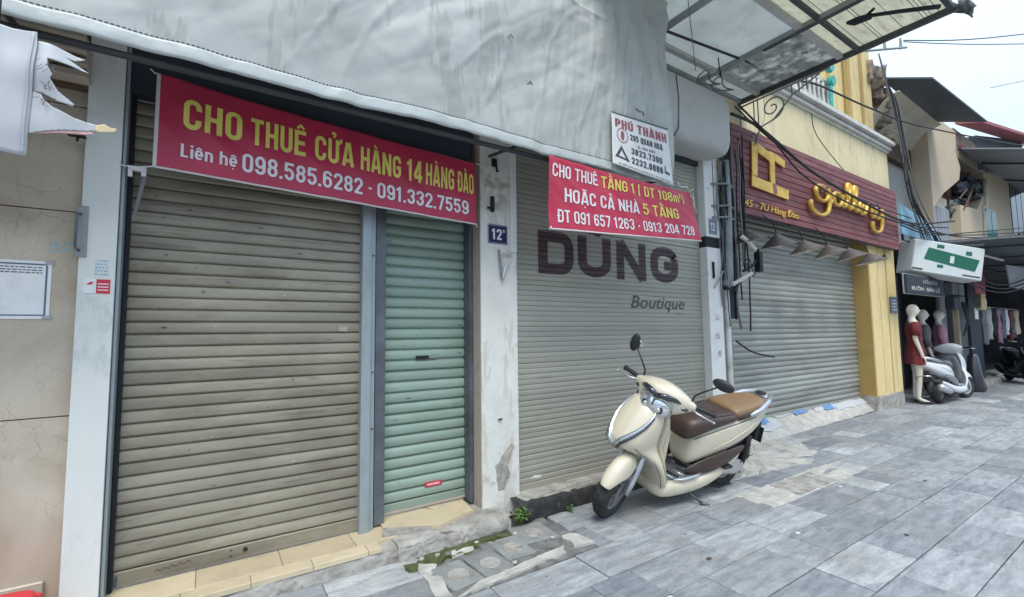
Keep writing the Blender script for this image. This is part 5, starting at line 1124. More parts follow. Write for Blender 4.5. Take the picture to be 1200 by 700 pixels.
def sp(cx, cz, r0, r1, a0, turns, n=26): return [(cx + (r0 + (r1 - r0) * k / n) * cos(a0 + 2 * pi * turns * k / n), 2.80, cz + (r0 + (r1 - r0) * k / n) * sin(a0 + 2 * pi * turns * k / n)) for k in range(n + 1)]
obj('scroll', MB().tube(sp(5.03, 2.10, .01, .07, 0, 1.4), .007, 6), 'iron_black', t, smooth=True); obj('scroll', MB().tube(sp(5.14, 2.02, .01, .05, 2, 1.4), .006, 6), 'iron_black', t, smooth=True)
obj('bar', MB().tube([(4.92, 2.80, 2.02), (5.10, 2.80, 2.08), (5.24, 2.80, 2.20), (5.25, 2.80, 2.30)], .016, 6), 'iron_black', t, smooth=True); obj('box', MB().box(5.20, 5.27, 2.76, 2.83, 2.03, 2.26, .006), 'iron_black', t)
t = thing('tube_lamp', 'cream tube lamp fitting on the cable bundle under the maroon sign', 'lamp')
obj('tube', MB().tube([(4.80, 2.84, 1.88), (5.02, 2.76, 2.0)], .022, 8), 'pipe_white', t, smooth='auto'); obj('bracket', MB().tube([(4.84, 2.88, 1.80), (4.95, 2.84, 1.93)], .010, 6), 'iron_black', t); obj('cap', MB().tube([(4.775, 2.85, 1.87), (4.80, 2.84, 1.882)], .027, 8), 'pipe_white', t)
tag(obj('tube_lamp', MB().tube([(4.94, 2.82, 2.42), (5.0, 2.78, 2.36), (5.08, 2.74, 2.26)], .024, 8), 'pipe_white', smooth='auto'), 'cream slanted strip lamp by the first hat lamp', 'lamp')
def wire(label, pts, rad, m='cable', group=None, n=24, name='overhead_cable'):
    P = [V(p) for p in pts]; out_ = []
    for i in range(len(P) - 1):
        p0 = P[max(i - 1, 0)]; p1 = P[i]; p2 = P[i + 1]; p3 = P[min(i + 2, len(P) - 1)]
        for k in range(6):
            q = k / 6; out_.append(.5 * ((2 * p1) + (p2 - p0) * q + (2 * p0 - 5 * p1 + 4 * p2 - p3) * q * q + (3 * p1 - p0 - 3 * p2 + p3) * q ** 3))
    out_.append(P[-1]); return tag(obj(name, MB().tube(out_, rad, 6), m, smooth=True), label, 'cable', group)
wire('thick black cable crossing the canopy to the slate awning', [(3.30, 2.6, 4.14), (5.83, 2.6, 4.43), (6.62, 2.6, 4.56), (8.42, 2.6, 4.71), (10.94, 2.6, 5.04), (19.5, 2.6, 6.59), (24, 2.6, 7.6)], .013)
wire('upper black cable slanting across the maroon sign', [(4.83, 2.8, 3.80), (5.45, 2.8, 3.78), (6.62, 2.8, 3.50), (8.0, 2.82, 3.36), (9.67, 2.85, 3.26), (10.94, 2.85, 3.30), (13, 2.8, 3.6)], .018)
wire('lower black cable slanting across the maroon sign', [(4.9, 2.75, 3.90), (5.71, 2.8, 3.70), (6.5, 2.82, 3.40), (7.8, 2.83, 3.24), (9.67, 2.85, 3.20), (10.94, 2.85, 3.25), (12.5, 2.8, 3.4)], .012)
wire('third black cable behind the gold emblem', [(5.0, 2.85, 3.95), (5.8, 2.86, 3.74), (7.2, 2.88, 3.50), (9.0, 2.86, 3.36), (10.6, 2.85, 3.36)], .009)
wire('thin black wire drooping over the yellow wall', [(7.4, 3.05, 4.58), (7.6, 3.08, 4.3), (8.4, 3.05, 3.9), (9.3, 3.0, 3.6), (9.7, 2.95, 3.2)], .006)
wire('thin pale wire drooping on the yellow wall beside the scroll bracket', [(6.05, 3.05, 4.55), (6.10, 3.08, 4.2), (5.95, 3.08, 3.95), (6.2, 3.05, 3.9)], .004, 'cable_grey')
wire('short black cable end poking over the gallery shutter', [(4.96, 2.95, 1.25), (5.12, 2.85, 1.12), (5.38, 2.75, 1.06)], .011)
random.seed(5)
for i in range(9):
    x0 = 10.2 + .05 * i
    wire('black cable in the bundle hanging at the right corner of the yellow shophouse', [(x0 - .1, 3.0, 6.4 - .08 * i), (x0 + .15, 2.96, 5.6), (x0 + .32 + random.uniform(-.1, .15), 2.93, 4.86), (x0 + .45 + random.uniform(-.15, .3), 2.92, 3.9), (11.3 + .17 * i, 2.9, 3.0)], random.uniform(.007, .015), random.choice(['cable', 'cable', 'cable_grey']), 'cables at the corner of the yellow shophouse', name='hanging_cable')
for i in range(3): wire('cable bridging the street corner below the blue sign', [(10.2, 2.9, 3.30 - .05 * i), (11.0, 2.7, 3.15 - .04 * i), (12.5, 2.5, 3.14 + .05 * i), (16, 2.3, 3.5 + .1 * i)], .012, 'cable', 'cables running past the blue sign')
# street pole bracket and far wires against the sky
t = thing('wire_bracket', 'grey steel wire bracket at the top of the yellow shophouse', 'bracket')
obj('arm', MB().tube([(9.8, 3.1, 6.40), (11.64, 3.0, 7.05)], .022, 6), 'frame_grey', t)
for x, z in ((10.6, 6.68), (11.5, 7.0)): obj('insulator', MB().tube([(x, 3.05, z), (x, 3.05, z + .22)], [.03, .02], 6), 'frame_grey', t)
wire('upper thin overhead wire crossing the sky', [(11.5, 3.0, 7.15), (14, 2.2, 7.65), (20, .4, 9.3)], .012, 'cable_grey')
wire('lower thin overhead wire crossing the sky', [(11.5, 3.0, 7.12), (14, 2.2, 7.50), (20, .4, 8.7)], .010, 'cable_grey')
wire('faint steep overhead wire at the right edge of the sky', [(13.6, 2.2, 6.4), (16, 1.6, 7.2), (20, .6, 9.0)], .007, 'cable_grey')
#PART4
# ================================================================== RIGHT-HAND SHOPS AND HOUSES
# clothes shop beside the yellow pillar
t = thing('clothes_shop', 'dark open clothes shop front beyond the yellow pillar', 'shop')
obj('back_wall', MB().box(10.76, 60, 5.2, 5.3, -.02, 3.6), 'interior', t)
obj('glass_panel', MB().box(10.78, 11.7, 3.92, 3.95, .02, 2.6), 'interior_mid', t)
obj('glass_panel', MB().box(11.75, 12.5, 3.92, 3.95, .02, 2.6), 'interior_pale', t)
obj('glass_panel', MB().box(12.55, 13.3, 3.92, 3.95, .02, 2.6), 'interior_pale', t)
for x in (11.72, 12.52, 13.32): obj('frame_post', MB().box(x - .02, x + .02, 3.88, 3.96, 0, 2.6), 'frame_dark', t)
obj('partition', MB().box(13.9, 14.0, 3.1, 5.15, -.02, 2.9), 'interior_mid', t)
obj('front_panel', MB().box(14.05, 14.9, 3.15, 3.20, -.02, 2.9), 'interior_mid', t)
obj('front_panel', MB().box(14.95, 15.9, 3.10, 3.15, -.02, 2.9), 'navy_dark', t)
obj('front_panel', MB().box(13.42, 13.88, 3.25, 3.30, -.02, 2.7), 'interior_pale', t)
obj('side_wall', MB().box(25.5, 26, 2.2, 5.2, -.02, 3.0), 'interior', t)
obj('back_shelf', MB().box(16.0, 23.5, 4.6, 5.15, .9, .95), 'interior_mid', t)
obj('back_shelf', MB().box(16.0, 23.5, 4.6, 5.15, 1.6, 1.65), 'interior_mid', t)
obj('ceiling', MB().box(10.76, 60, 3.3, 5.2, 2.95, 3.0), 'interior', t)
obj('doorstep', MB().box(14.0, 16.6, 2.93, 3.35, -.02, .13, .01), 'concrete', t)
obj('doorstep', MB().box(16.7, 20, 3.2, 3.6, -.02, .13, .01), 'concrete', t)
random.seed(9)
for i in range(22):
    x = 16.1 + .33 * i; z = .96 if i % 2 else 1.66
    tag(obj('shop_goods', MB().box(x, x + random.uniform(.15, .28), 4.62, 4.9, z, z + random.uniform(.15, .4), .02), 'goods'), 'dim bundle of goods on the shelf inside the dark shop', 'goods', 'goods on the shelves of the dark shop')
t = thing('wooden_post', 'tan wooden door post leaning beside the clothes shop', 'post')
obj('shaft', MB().box(13.28, 13.38, 2.93, 3.02, 0, 2.75, .004), 'wood_tan', t)
obj('shaft', MB().box(13.46, 13.52, 2.98, 3.05, 0, 2.75, .004), 'wood_tan', t)
tag(obj('black_bag', MB().loft([[(13.72 + q * cos(2 * pi * j / 12), 2.85 + q * sin(2 * pi * j / 12), z) for j in range(12)] for q, z in ((.16, 0), (.19, .08), (.13, .4), (.09, .75), (.05, .8))]), 'black_paint', smooth='auto'), 'slim black bundle leaning at the wooden door post', 'bundle')
t = thing('switch_box', 'dark meter boxes hanging above the wooden door post', 'meter box')
for k, (x, z, m) in enumerate(((12.7, 2.05, 'interior_mid'), (13.15, 2.05, 'steel_dark'), (13.15, 1.78, 'interior_mid'), (12.75, 1.75, 'navy_dark'))): obj('case', MB().box(x, x + .38, 2.85, 3.0, z, z + .24, .01), m, t)
for k in range(5): obj('wire', MB().tube([(13.2 + .08 * k, 2.84, 1.9), (13.3 + .05 * k, 2.80, 1.5), (13.15 + .09 * k, 2.84, 1.2 + .05 * k)], .012, 5), 'cable', t, smooth=True)
tag(obj('paper_tag', MB().box(14.25, 14.5, 2.86, 2.87, 1.55, 1.80), 'paper'), 'small white notice hanging beside the dark shop entrance', 'notice')
def drape(name, label, x0, x1, y, z0, z1, m, cat='garment', grp=None, sd_=0):
    return tag(obj(name, MB().grid(lambda a, b: (x0 + (x1 - x0) * a + .04 * nz3(b * 3, a, sd_), y + .05 * sin(a * 9 + sd_) + .03 * nz3(a * 5, b * 4, sd_), z1 + (z0 - z1) * b + .06 * nz3(a * 4, 1, sd_) * b), 16, 12), m, smooth=True, solid=.01), label, cat, grp)
drape('hanging_cloth', 'dull red cloth hanging under the slate awning beside the white sign box', 14.3, 15.0, 2.85, 2.10, 2.85, 'awning_red', 'cloth', None, 3)
drape('hanging_cloth', 'faded peach cloth hanging just below the dull red one', 14.3, 14.75, 2.80, 1.75, 2.12, 'frayed', 'cloth', None, 5)
for k in range(9): drape('hanging_garment', ['grey garment', 'pale garment', 'black garment', 'purple garment', 'blue garment', 'white garment', 'dark red garment', 'olive garment', 'beige garment'][k] + ' on the rail inside the dark shop at the right edge', 16.2 + .42 * k, 16.5 + .42 * k, 3.12, .95 + .1 * (k % 3), 1.85, ['interior_pale', 'pipe_white', 'cloth_dark', 'shirt_pink', 'plate_slate', 'paper', 'dress_red', 'shirt_grey', 'far_beige'][k], 'garment', 'garments on the rail inside the dark shop', k)
tag(obj('clothes_rail', MB().tube([(16.0, 3.12, 1.88), (20.2, 3.12, 1.88)], .02, 6), 'chrome'), 'steel clothes rail inside the dark shop at the right edge', 'rail')

# white sign box with green panel
def boxsign(c, w_, h, d, rot, tilt): return Matrix.Translation(c) @ Matrix.Rotation(rot, 4, 'Z') @ Matrix.Rotation(tilt, 4, 'Y')
t = thing('sign_box', 'white sign box with dark green panel, tilted under the low slate awning', 'sign')
t.matrix_world = boxsign((11.25, 2.55, 2.58), 0, 0, 0, R(-38), R(11))
obj('case', MB().box(-.60, .60, 0, .40, -.27, .33, .015), 'sign_white', t)
obj('green_panel', MB().prism([(-.42, -.006, -.02), (.46, -.006, -.12), (.52, -.006, .10), (-.36, -.006, .20)], (0, .004, 0)), 'sign_green', t)
obj('green_mark', MB().box(-.22, -.10, -.006, -.002, .22, .28), 'sign_green', t); obj('green_mark', MB().box(.28, .38, -.006, -.002, .16, .23), 'sign_green', t); obj('green_mark', MB().box(-.18, -.08, -.006, -.002, -.14, -.09), 'sign_green', t)
obj('white_mark', MB().box(.02, .09, -.0085, -.0065, -.03, .10), 'sign_white', t)
obj('printed_line', MB().box(-.60, -.42, -.004, -.002, -.235, -.205), 'print_dark', t); obj('printed_line', MB().box(.26, .56, -.004, -.002, -.225, -.20), 'print_dark', t)
t = thing('board_sign', 'black board sign with pale worn lettering above the mannequins', 'sign')
obj('board', MB().box(9.95, 11.9, 2.80, 2.84, 1.98, 2.30, .006), 'navy_dark', t); obj('frame', MB().box(9.93, 11.92, 2.842, 2.86, 1.96, 2.32, .004), 'frame_grey', t)
t['label'] = 'black board sign with pale worn lettering hanging above the mannequins'
for k in range(8): obj('worn_print', MB().box(10.75 + .1 * k, 10.81 + .1 * k, 2.796, 2.799, 2.17, 2.23 + .01 * (k % 3)), 'pipe_grey', t)
text_on('lettering', 'BUÔN  BÁN LẺ', lambda a, b: (10.15 + 1.5 * a, 2.797, 2.035 + .065 * b), 'pipe_white', t, .02)
# blue banner sign strip above
t = thing('blue_sign', 'pale blue and white sign board behind the cable bundle', 'sign')
obj('board', MB().prism([(10.8, 3.05, 3.12), (13.2, 3.05, 3.12), (12.6, 3.05, 3.48), (10.8, 3.05, 3.72)], (0, .05, 0)), 'sky_blue_sign', t)
obj('lower_strip', MB().box(10.6, 12.4, 2.98, 3.02, 2.98, 3.10, .004), 'glass_dark', t)

# low slate awning over the shop front
aw = thing('low_awning', 'low slate grey awning over the dark shop entrance', 'awning')
obj('roof_sheet', MB().prism([(11.5, 3.3, 3.02), (11.9, 1.5, 2.94), (58, 1.5, 2.94), (58, 3.3, 3.02)], (0, 0, .03)), 'awning_slate', aw)
obj('edge_beam', MB().tube([(11.46, 3.3, 3.00), (11.86, 1.5, 2.92)], .035, 6), 'frame_dark', aw)
for k in range(5): obj('rafter', MB().tube([(12.6 + 2.2 * k, 3.3, 2.97), (12.8 + 2.2 * k, 1.5, 2.89)], .025, 6), 'frame_dark', aw)
obj('light_batten', MB().tube([(11.1, 3.2, 2.93), (12.4, 2.3, 2.97)], .035, 6), 'frame_grey', aw)
obj('light_batten', MB().tube([(12.9, 2.5, 2.86), (14.2, 2.35, 2.80)], .025, 6), 'frame_white', aw)
tag(obj('fabric_valance', MB().prism([(14.8, 2.4, 2.75), (21, 1.9, 2.80), (21, 1.9, 2.15), (15.0, 2.4, 2.25)], (0, .02, 0)), 'awning_pale'), 'pale grey cloth valance hanging under the low awning at the right edge', 'valance')
for i in range(3): wire('dark cable slung under the low awning', [(12.3 + i * .3, 2.7, 2.35 + .1 * i), (14.5, 2.4, 2.12 + .08 * i), (18, 2.0, 2.75 + .1 * i)], .016, 'cable', 'cables under the low awning')

# first narrow house: pale walls and a big slate awning
h = thing('narrow_house', 'narrow cream house with sloping slate awning beyond the yellow shophouse', 'house')
obj('wall', MB().box(10.95, 13.4, 3.62, 3.8, 3.05, 6.3), 'far_grey', h)
obj('wall', MB().prism([(13.35, 3.2, 3.1), (13.40, 3.2, 4.05), (14.2, 3.2, 4.5), (15.55, 3.2, 5.05), (15.75, 3.2, 5.4), (15.45, 3.2, 5.75), (15.6, 3.2, 6.3), (13.35, 3.2, 6.3)], (0, .35, 0)), 'far_beige', h)
obj('wall_return', MB().box(13.35, 13.50, 3.555, 3.79, 3.1, 6.3), 'far_cream', h)
aw = MB().prism([(10.9, 3.23, 6.27), (11.0, 2.50, 5.95), (13.75, 2.32, 5.74), (13.7, 3.20, 6.08)], (0, 0, .035))
obj('awning', aw, 'awning_slate', h)
def vault(a, b): 
    x = 10.95 + 2.5 * a; return (x, 3.60 - .62 * b, 5.35 + .58 * sin(b * pi / 2) - .06 * a)
obj('vaulted_soffit', MB().grid(vault, 16, 12), 'far_cream', h, smooth=True, solid=.02)
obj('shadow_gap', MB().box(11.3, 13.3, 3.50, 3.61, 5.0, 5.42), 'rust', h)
for k in range(9): rock('roof_rubble', (10.62 + .10 * k, 3.36 + random.uniform(-.1, .1), 6.45 - .018 * k * k + random.uniform(-.12, .05)), random.uniform(.08, .2), .15, random.uniform(.07, .18), 'brick_old', 50 + k, h, .7)
# second house: windows, red edged roof
h = thing('corner_house', 'beige house with shuttered window, brick patch and red edged roof at the right', 'house')
obj('wall', MB().box(13.9, 15.5, 3.45, 3.7, 3.1, 4.6), 'far_cream', h)
wdw = obj('window_frame', MB().box(13.95, 15.2, 3.38, 3.44, 3.2, 4.3, .01), 'frame_white', h)
for k in range(5): obj('shutter_panel', MB().box(14.0 + .24 * k, 14.21 + .24 * k, 3.35, 3.379, 3.25, 4.25, .004), 'curtain', wdw)
obj('wall', MB().prism([(15.3, 3.2, 3.1), (15.45, 3.2, 4.4), (17.0, 3.2, 4.5), (17.9, 3.2, 5.1), (18.0, 3.2, 5.72), (21.0, 3.2, 6.0), (20.6, 3.2, 3.1)], (0, .3, 0)), 'far_beige', h)
wd2 = obj('window', MB().box(17.5, 18.75, 3.16, 3.199, 3.5, 4.68, .01), 'frame_white', h)
for k in range(2): obj('pane', MB().box(17.58 + .58 * k, 18.1 + .58 * k, 3.145, 3.159, 3.58, 4.6), 'glass_teal', wd2)
obj('broken_edge', MB().tube([(17.35, 3.18, 3.3), (17.5, 3.17, 4.3), (17.85, 3.17, 4.9), (17.95, 3.18, 5.5)], [.05, .04, .07, .05], 7), 'far_cream', h, smooth=True)
wd3 = obj('window', MB().box(21.0, 23.4, 3.22, 3.3, 4.2, 6.2, .01), 'frame_white', h)
for k in range(3): obj('pane', MB().box(21.1 + .78 * k, 21.8 + .78 * k, 3.20, 3.219, 4.3, 6.1), 'glass_dark', wd3)
obj('wall', MB().box(20.7, 30, 3.31, 3.6, 3.1, 6.6), 'far_grey', h)
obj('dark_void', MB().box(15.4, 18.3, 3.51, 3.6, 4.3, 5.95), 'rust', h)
for k in range(16): rock('debris', (15.5 + .17 * k, 3.40 + random.uniform(-.12, .05), 4.5 + .055 * k + random.uniform(-.28, .38)), random.uniform(.10, .30), .10, random.uniform(.06, .16), random.choice(['navy_dark', 'navy_dark', 'steel_dark']), 70 + k, h, .8)
for k in range(3): obj('broken_lath', MB().tube([(15.4 + .3 * k, 3.2, 4.3 + random.uniform(0, .3)), (15.9 + .35 * k, 3.15, 4.9 + random.uniform(-.2, .5))], .025, 4), 'rust', h)
obj('wall', MB().box(15.3, 30, 3.62, 3.9, 3.1, 6.9), 'far_grey', h)
obj('brick_patch', MB().box(15.65, 17.7, 3.24, 3.60, 5.7, 6.45, .02), 'brick_old', h)
obj('awning_sheet', MB().prism([(15.9, 3.20, 5.92), (16.1, 2.15, 5.05 + .55), (23, 1.95, 5.45), (23, 3.2, 5.92)], (0, 0, .03)), 'awning_pale', h)
obj('awning_edge', MB().tube([(15.85, 3.2, 5.98), (19.4, 3.12, 6.06), (22.5, 3.1, 6.2)], .05, 6), 'awning_red', h)
obj('awning_rib', MB().tube([(17.6, 3.15, 5.86), (17.4, 2.2, 5.52)], .03, 6), 'frame_dark', h); obj('awning_rib', MB().tube([(20.2, 3.15, 5.86), (20.0, 2.2, 5.48)], .03, 6), 'frame_dark', h)
obj('red_roof', MB().prism([(15.6, 3.2, 6.50), (15.8, 2.75, 6.42), (26, 2.6, 8.0), (26, 3.4, 8.3)], (0, 0, .08)), 'awning_red', h)
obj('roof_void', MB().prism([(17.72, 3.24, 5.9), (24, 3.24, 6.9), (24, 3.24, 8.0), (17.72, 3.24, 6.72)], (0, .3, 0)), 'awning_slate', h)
def crown(name, c, rx, ry, rz, n, m, label, cat):
    t = thing(name, label, cat, c); lf = MB()
    for i in range(n):
        d = V((random.gauss(0, 1), random.gauss(0, 1), random.gauss(0, 1))).normalized() * random.uniform(.4, 1) ** .5
        p = V((d.x * rx, d.y * ry, d.z * rz)) * (1 + .3 * nz3(d.x * 2, d.y * 2, d.z * 2)); a = V((random.uniform(-1, 1), random.uniform(-1, 1), random.uniform(-.8, .8))).normalized(); b = a.orthogonal().normalized() * .035
        L0 = a * random.uniform(.08, .15); lf.add([p, p + L0 * .5 + b, p + L0, p + L0 * .5 - b], [(0, 1, 2, 3)])
    obj('foliage', lf, m, t); obj('pot', MB().lathe([(.10, -.62), (.16, -.35), (.15, -.34), (.02, -.4)], (0, 0, 0), 'Z', 12), 'rust', t, smooth='auto')
    st = MB()
    for k in range(7): st.tube([(0, 0, -.45), (random.uniform(-.3, .3), random.uniform(-.15, .15), .0), (random.uniform(-.6, .6) * rx, random.uniform(-.5, .5) * ry, .5 * rz)], [.02, .012, .006], 5)
    obj('stem', st, 'rust', t); return t
crown('potted_shrub', (20.6, 2.7, 3.75), .85, .45, .65, 1500, 'leaf_dark', 'dark green potted shrub on the low awning at the right edge', 'shrub')

# ================================================================== MANNEQUINS
def mannequin(label, x, y, face, dress, hgt=1.76, kind='dress', sleeve=None):
    t = thing('mannequin', label, 'mannequin', (x, y, 0), 'mannequins outside the clothes shop'); t.rotation_euler = (0, 0, face); k = hgt / 1.76
    pts = [(0, 0, .95), (0, 0, 1.12), (0, -.01, 1.30), (0, .005, 1.44), (0, .01, 1.52), (0, 0, 1.60), (0, 0, 1.70),
           (-.09, 0, .90), (-.095, -.02, .50), (-.10, .02, .09), (-.10, -.10, .03), (-.10, -.17, .02), (.09, 0, .90), (.095, -.02, .50), (.105, .02, .09), (.11, -.10, .03), (.11, -.17, .02),
           (-.17, .01, 1.41), (-.215, .03, 1.15), (-.20, -.04, .92), (-.19, -.07, .80), (.17, .01, 1.41), (.235, .02, 1.15), (.225, -.08, .93), (.215, -.12, .81)]
    ed = [(0, 1), (1, 2), (2, 3), (3, 4), (4, 5), (5, 6), (0, 7), (7, 8), (8, 9), (9, 10), (10, 11), (0, 12), (12, 13), (13, 14), (14, 15), (15, 16), (3, 17), (17, 18), (18, 19), (19, 20), (3, 21), (21, 22), (22, 23), (23, 24)]
    rad = [.13, .105, .125, .10, .045, .075, .078, .085, .055, .035, .035, .022, .085, .055, .035, .035, .022, .05, .038, .028, .022, .05, .038, .028, .022]
    me = bpy.data.meshes.new('body'); me.from_pydata([tuple(c * k for c in p) for p in pts], ed, []); o = bpy.data.objects.new('body', me); C.objects.link(o); o.parent = t
    o.modifiers.new('skin', 'SKIN').use_smooth_shade = True
    for i, sv in enumerate(me.skin_vertices[0].data): sv.radius = (rad[i] * k, rad[i] * k * (.72 if i in (0, 1, 2, 3) else 1))
    me.skin_vertices[0].data[0].use_root = True
    o.modifiers.new('sub', 'SUBSURF').render_levels = 2; o.modifiers['sub'].levels = 2; me.materials.append(M['mannequin'])
    obj('head', MB().ell((0, -.012 * k, 1.655 * k), .072 * k, .092 * k, .115 * k, 18, 12).ell((0, -.105 * k, 1.645 * k), .011, .016, .02, 8, 6).ell((-.035, -.090 * k, 1.665 * k), .014, .008, .007, 8, 5).ell((.035, -.090 * k, 1.665 * k), .014, .008, .007, 8, 5), 'mannequin', t, smooth=True)
    for s_ in (-1, 1): obj('hand', MB().tube([(s_ * .20 * k, -.08 * k - (.04 if s_ > 0 else 0), .83 * k), (s_ * .20 * k, -.09 * k - (.04 if s_ > 0 else 0), .77 * k), (s_ * .195 * k, -.095 * k - (.04 if s_ > 0 else 0), .70 * k)], [.022, .032, .010], 8, flat=.5), 'mannequin', t, smooth=True)
    secs = {'dress': ((.215, .15, .70), (.20, .14, .80), (.185, .13, .95), (.14, .105, 1.12), (.165, .12, 1.28), (.19, .11, 1.38), (.13, .09, 1.45), (.07, .07, 1.475)),
            'top': ((.20, .14, .86), (.18, .13, .95), (.145, .11, 1.12), (.165, .125, 1.28), (.19, .11, 1.38), (.12, .08, 1.46), (.07, .07, 1.48))}[kind]
    obj('dress' if kind == 'dress' else 'blouse', MB().loft([[(a * k * cos(2 * pi * j / 28) * (1 + .05 * sin(j * 1.7) * (z < 1)), b * k * sin(2 * pi * j / 28) * (1 + .07 * sin(j * 2.3) * (z < 1)), z * k) for j in range(28)] for a, b, z in secs], cap=False), dress, t, smooth=True)
    for s_ in (-1, 1): obj('sleeve', MB().tube([(s_ * .15 * k, .01, 1.425 * k), (s_ * .195 * k, .015, 1.33 * k), (s_ * .225 * k, .02, 1.20 * k)] + ([(s_ * .225 * k, -.02, 1.0 * k)] if kind == 'top' else []), [.062, .064, .060] + ([.05] if kind == 'top' else []), 10), dress, t, smooth=True)
    if kind == 'top': obj('trousers', MB().loft([[(a * cos(2 * pi * j / 20), b * sin(2 * pi * j / 20), z) for j in range(20)] for a, b, z in ((.19, .13, .25), (.185, .13, .6), (.18, .13, .9))]), 'cloth_dark' if dress != 'shirt_pink' else 'shirt_grey', t, smooth=True)
    return t
m1 = mannequin('tall white mannequin in a dark red dress, nearest the yellow pillar', 10.86, 3.02, R(28), 'dress_red', 1.80)
obj('shoe', MB().ell((-.105, -.08, .025), .045, .13, .03), 'cloth_dark', m1, smooth=True); obj('shoe', MB().ell((.115, -.08, .025), .045, .13, .03), 'cloth_dark', m1, smooth=True)
obj('shoulder_cloth', MB().loft([[(x + .03 * cos(a), y + .02 * sin(a), z) for a in [2 * pi * j / 10 for j in range(10)]] for x, y, z in ((.10, -.09, 1.48), (.15, -.13, 1.36), (.16, -.14, 1.12))]), 'shirt_pink', m1, smooth=True)
mannequin('white mannequin in a dark grey outfit, middle of the three', 12.25, 3.25, R(28), 'shirt_grey', 1.74, 'top')
mannequin('white mannequin in a dusty pink blouse, farthest of the three', 13.0, 3.18, R(25), 'shirt_pink', 1.74, 'top')
#PART5
# ================================================================== SCOOTERS
AX0 = V((1.195, 0, .235)); AXD = V((-sin(R(27)), 0, cos(R(27))))
def ring_h(h, sf, sb, w_, n=20, pf_=1.0, pb=.55):
    c = (sf + sb) / 2; o = []
    for k in range(n):
        a = 2 * pi * k / n; ca, sa = cos(a), sin(a)
        if ca >= 0: o.append((c + (sf - c) * abs(ca) ** .95, w_ * math.copysign(abs(sa) ** pf_, sa), h))
        else: o.append((c - (c - sb) * abs(ca) ** pb, w_ * math.copysign(abs(sa) ** .8, sa), h))
    return o
def ring_s(s, h0, h1, w_, n=20, e=.6, top=1.0):
    c = (h0 + h1) / 2; o = []
    for k in range(n):
        a = 2 * pi * k / n; ca, sa = cos(a), sin(a); tw = w_ * (top if sa > 0 else 1) ** abs(sa)
        o.append((s, tw * math.copysign(abs(ca) ** e, ca), c + (h1 - h0) / 2 * math.copysign(abs(sa) ** e, sa)))
    return o
APRON = [(.955, 1.09, 1.00, .05), (.91, 1.16, .985, .108), (.84, 1.225, .98, .152), (.76, 1.285, .985, .172), (.68, 1.335, .99, .168), (.61, 1.37, .99, .160), (.555, 1.31, .985, .150), (.505, 1.15, .975, .178), (.41, 1.04, .95, .200), (.31, .985, .90, .190), (.22, .95, .84, .165), (.165, .90, .80, .12)]
def apron_pt(h, deg, out_=0.):
    for (h1, f1, b1, w1_), (h0, f0, b0, w0_) in zip(APRON, APRON[1:]):
        if h0 <= h <= h1:
            q = (h - h0) / (h1 - h0); sf = f0 + (f1 - f0) * q; sb = b0 + (b1 - b0) * q; ww = w0_ + (w1_ - w0_) * q; break
    c = (sf + sb) / 2; a = R(deg); ca, sa = cos(a), sin(a)
    return V((c + (sf - c) * abs(ca) ** .95 * (1 + out_), ww * math.copysign(abs(sa) ** 1.0, sa) * (1 + out_ * .4), h))
def wheel(name, root, s, rad, tw, mt='tyre_rubber', xfm=None, rimr=.155, dull=False):
    ty = MB().lathe([(rimr, -.042), (rimr + .02, -.052), (rad - .025, -.054 * tw), (rad - .005, -.030 * tw), (rad, 0), (rad - .005, .030 * tw), (rad - .025, .054 * tw), (rimr + .02, .052), (rimr, .042)], (s, 0, rad), 'Y', 48, closed=True)
    tr = MB()
    for k in range(44):
        a = 2 * pi * k / 44; 
        for sd_ in (-1, 1):
            a1 = a + (.04 if sd_ > 0 else -.03); rr_ = rad - .0015
            tr.add([(s + (rr_) * cos(a1 + d), sd_ * y, rad + rr_ * sin(a1 + d)) for d, y in ((0, .006), (.05, .032), (.075, .032), (.025, .006))] + [(s + (rad + .0015) * cos(a1 + d), sd_ * y, rad + (rad + .0015 - (.004 if y > .02 else 0)) * sin(a1 + d)) for d, y in ((0, .006), (.05, .030), (.075, .030), (.025, .006))], [(4, 5, 6, 7), (0, 1, 5, 4), (1, 2, 6, 5), (2, 3, 7, 6), (3, 0, 4, 7)])
    rim = MB().lathe([(rimr + .004, -.040), (rimr + .004, .040), (rimr - .018, .034), (rimr - .018, -.034)], (s, 0, rad), 'Y', 40, closed=True)
    hub = MB().lathe([(.0, -.05), (.035, -.05), (.04, 0), (.035, .05), (0, .05)], (s, 0, rad), 'Y', 16)
    w_ = bpy.data.objects.new(name, None); C.objects.link(w_); w_.parent = root
    parts = [('tyre', ty, mt, True), ('tread', tr, mt, False), ('rim', rim, 'alloy_dull' if dull else 'silver', 'auto'), ('hub', hub, 'alloy_dull', 'auto')]
    for k in range(6):
        a = 2 * pi * k / 6; parts.append(('spoke', MB().tube([(s + .03 * cos(a), 0, rad + .03 * sin(a)), (s + (rimr - .01) * cos(a + .15), 0, rad + (rimr - .01) * sin(a + .15))], [.018, .011], 6), 'alloy_dull' if dull else 'silver', True))
    parts.append(('brake_disc', MB().lathe([(.03, .052), (.095, .052), (.095, .056), (.03, .056)], (s, 0, rad), 'Y', 30, closed=True), 'alloy_dull', 'auto'))
    for nm, mb, m_, sm in parts:
        if xfm: mb.xf(xfm)
        obj(nm, mb, m_, w_, smooth=sm)
    return w_
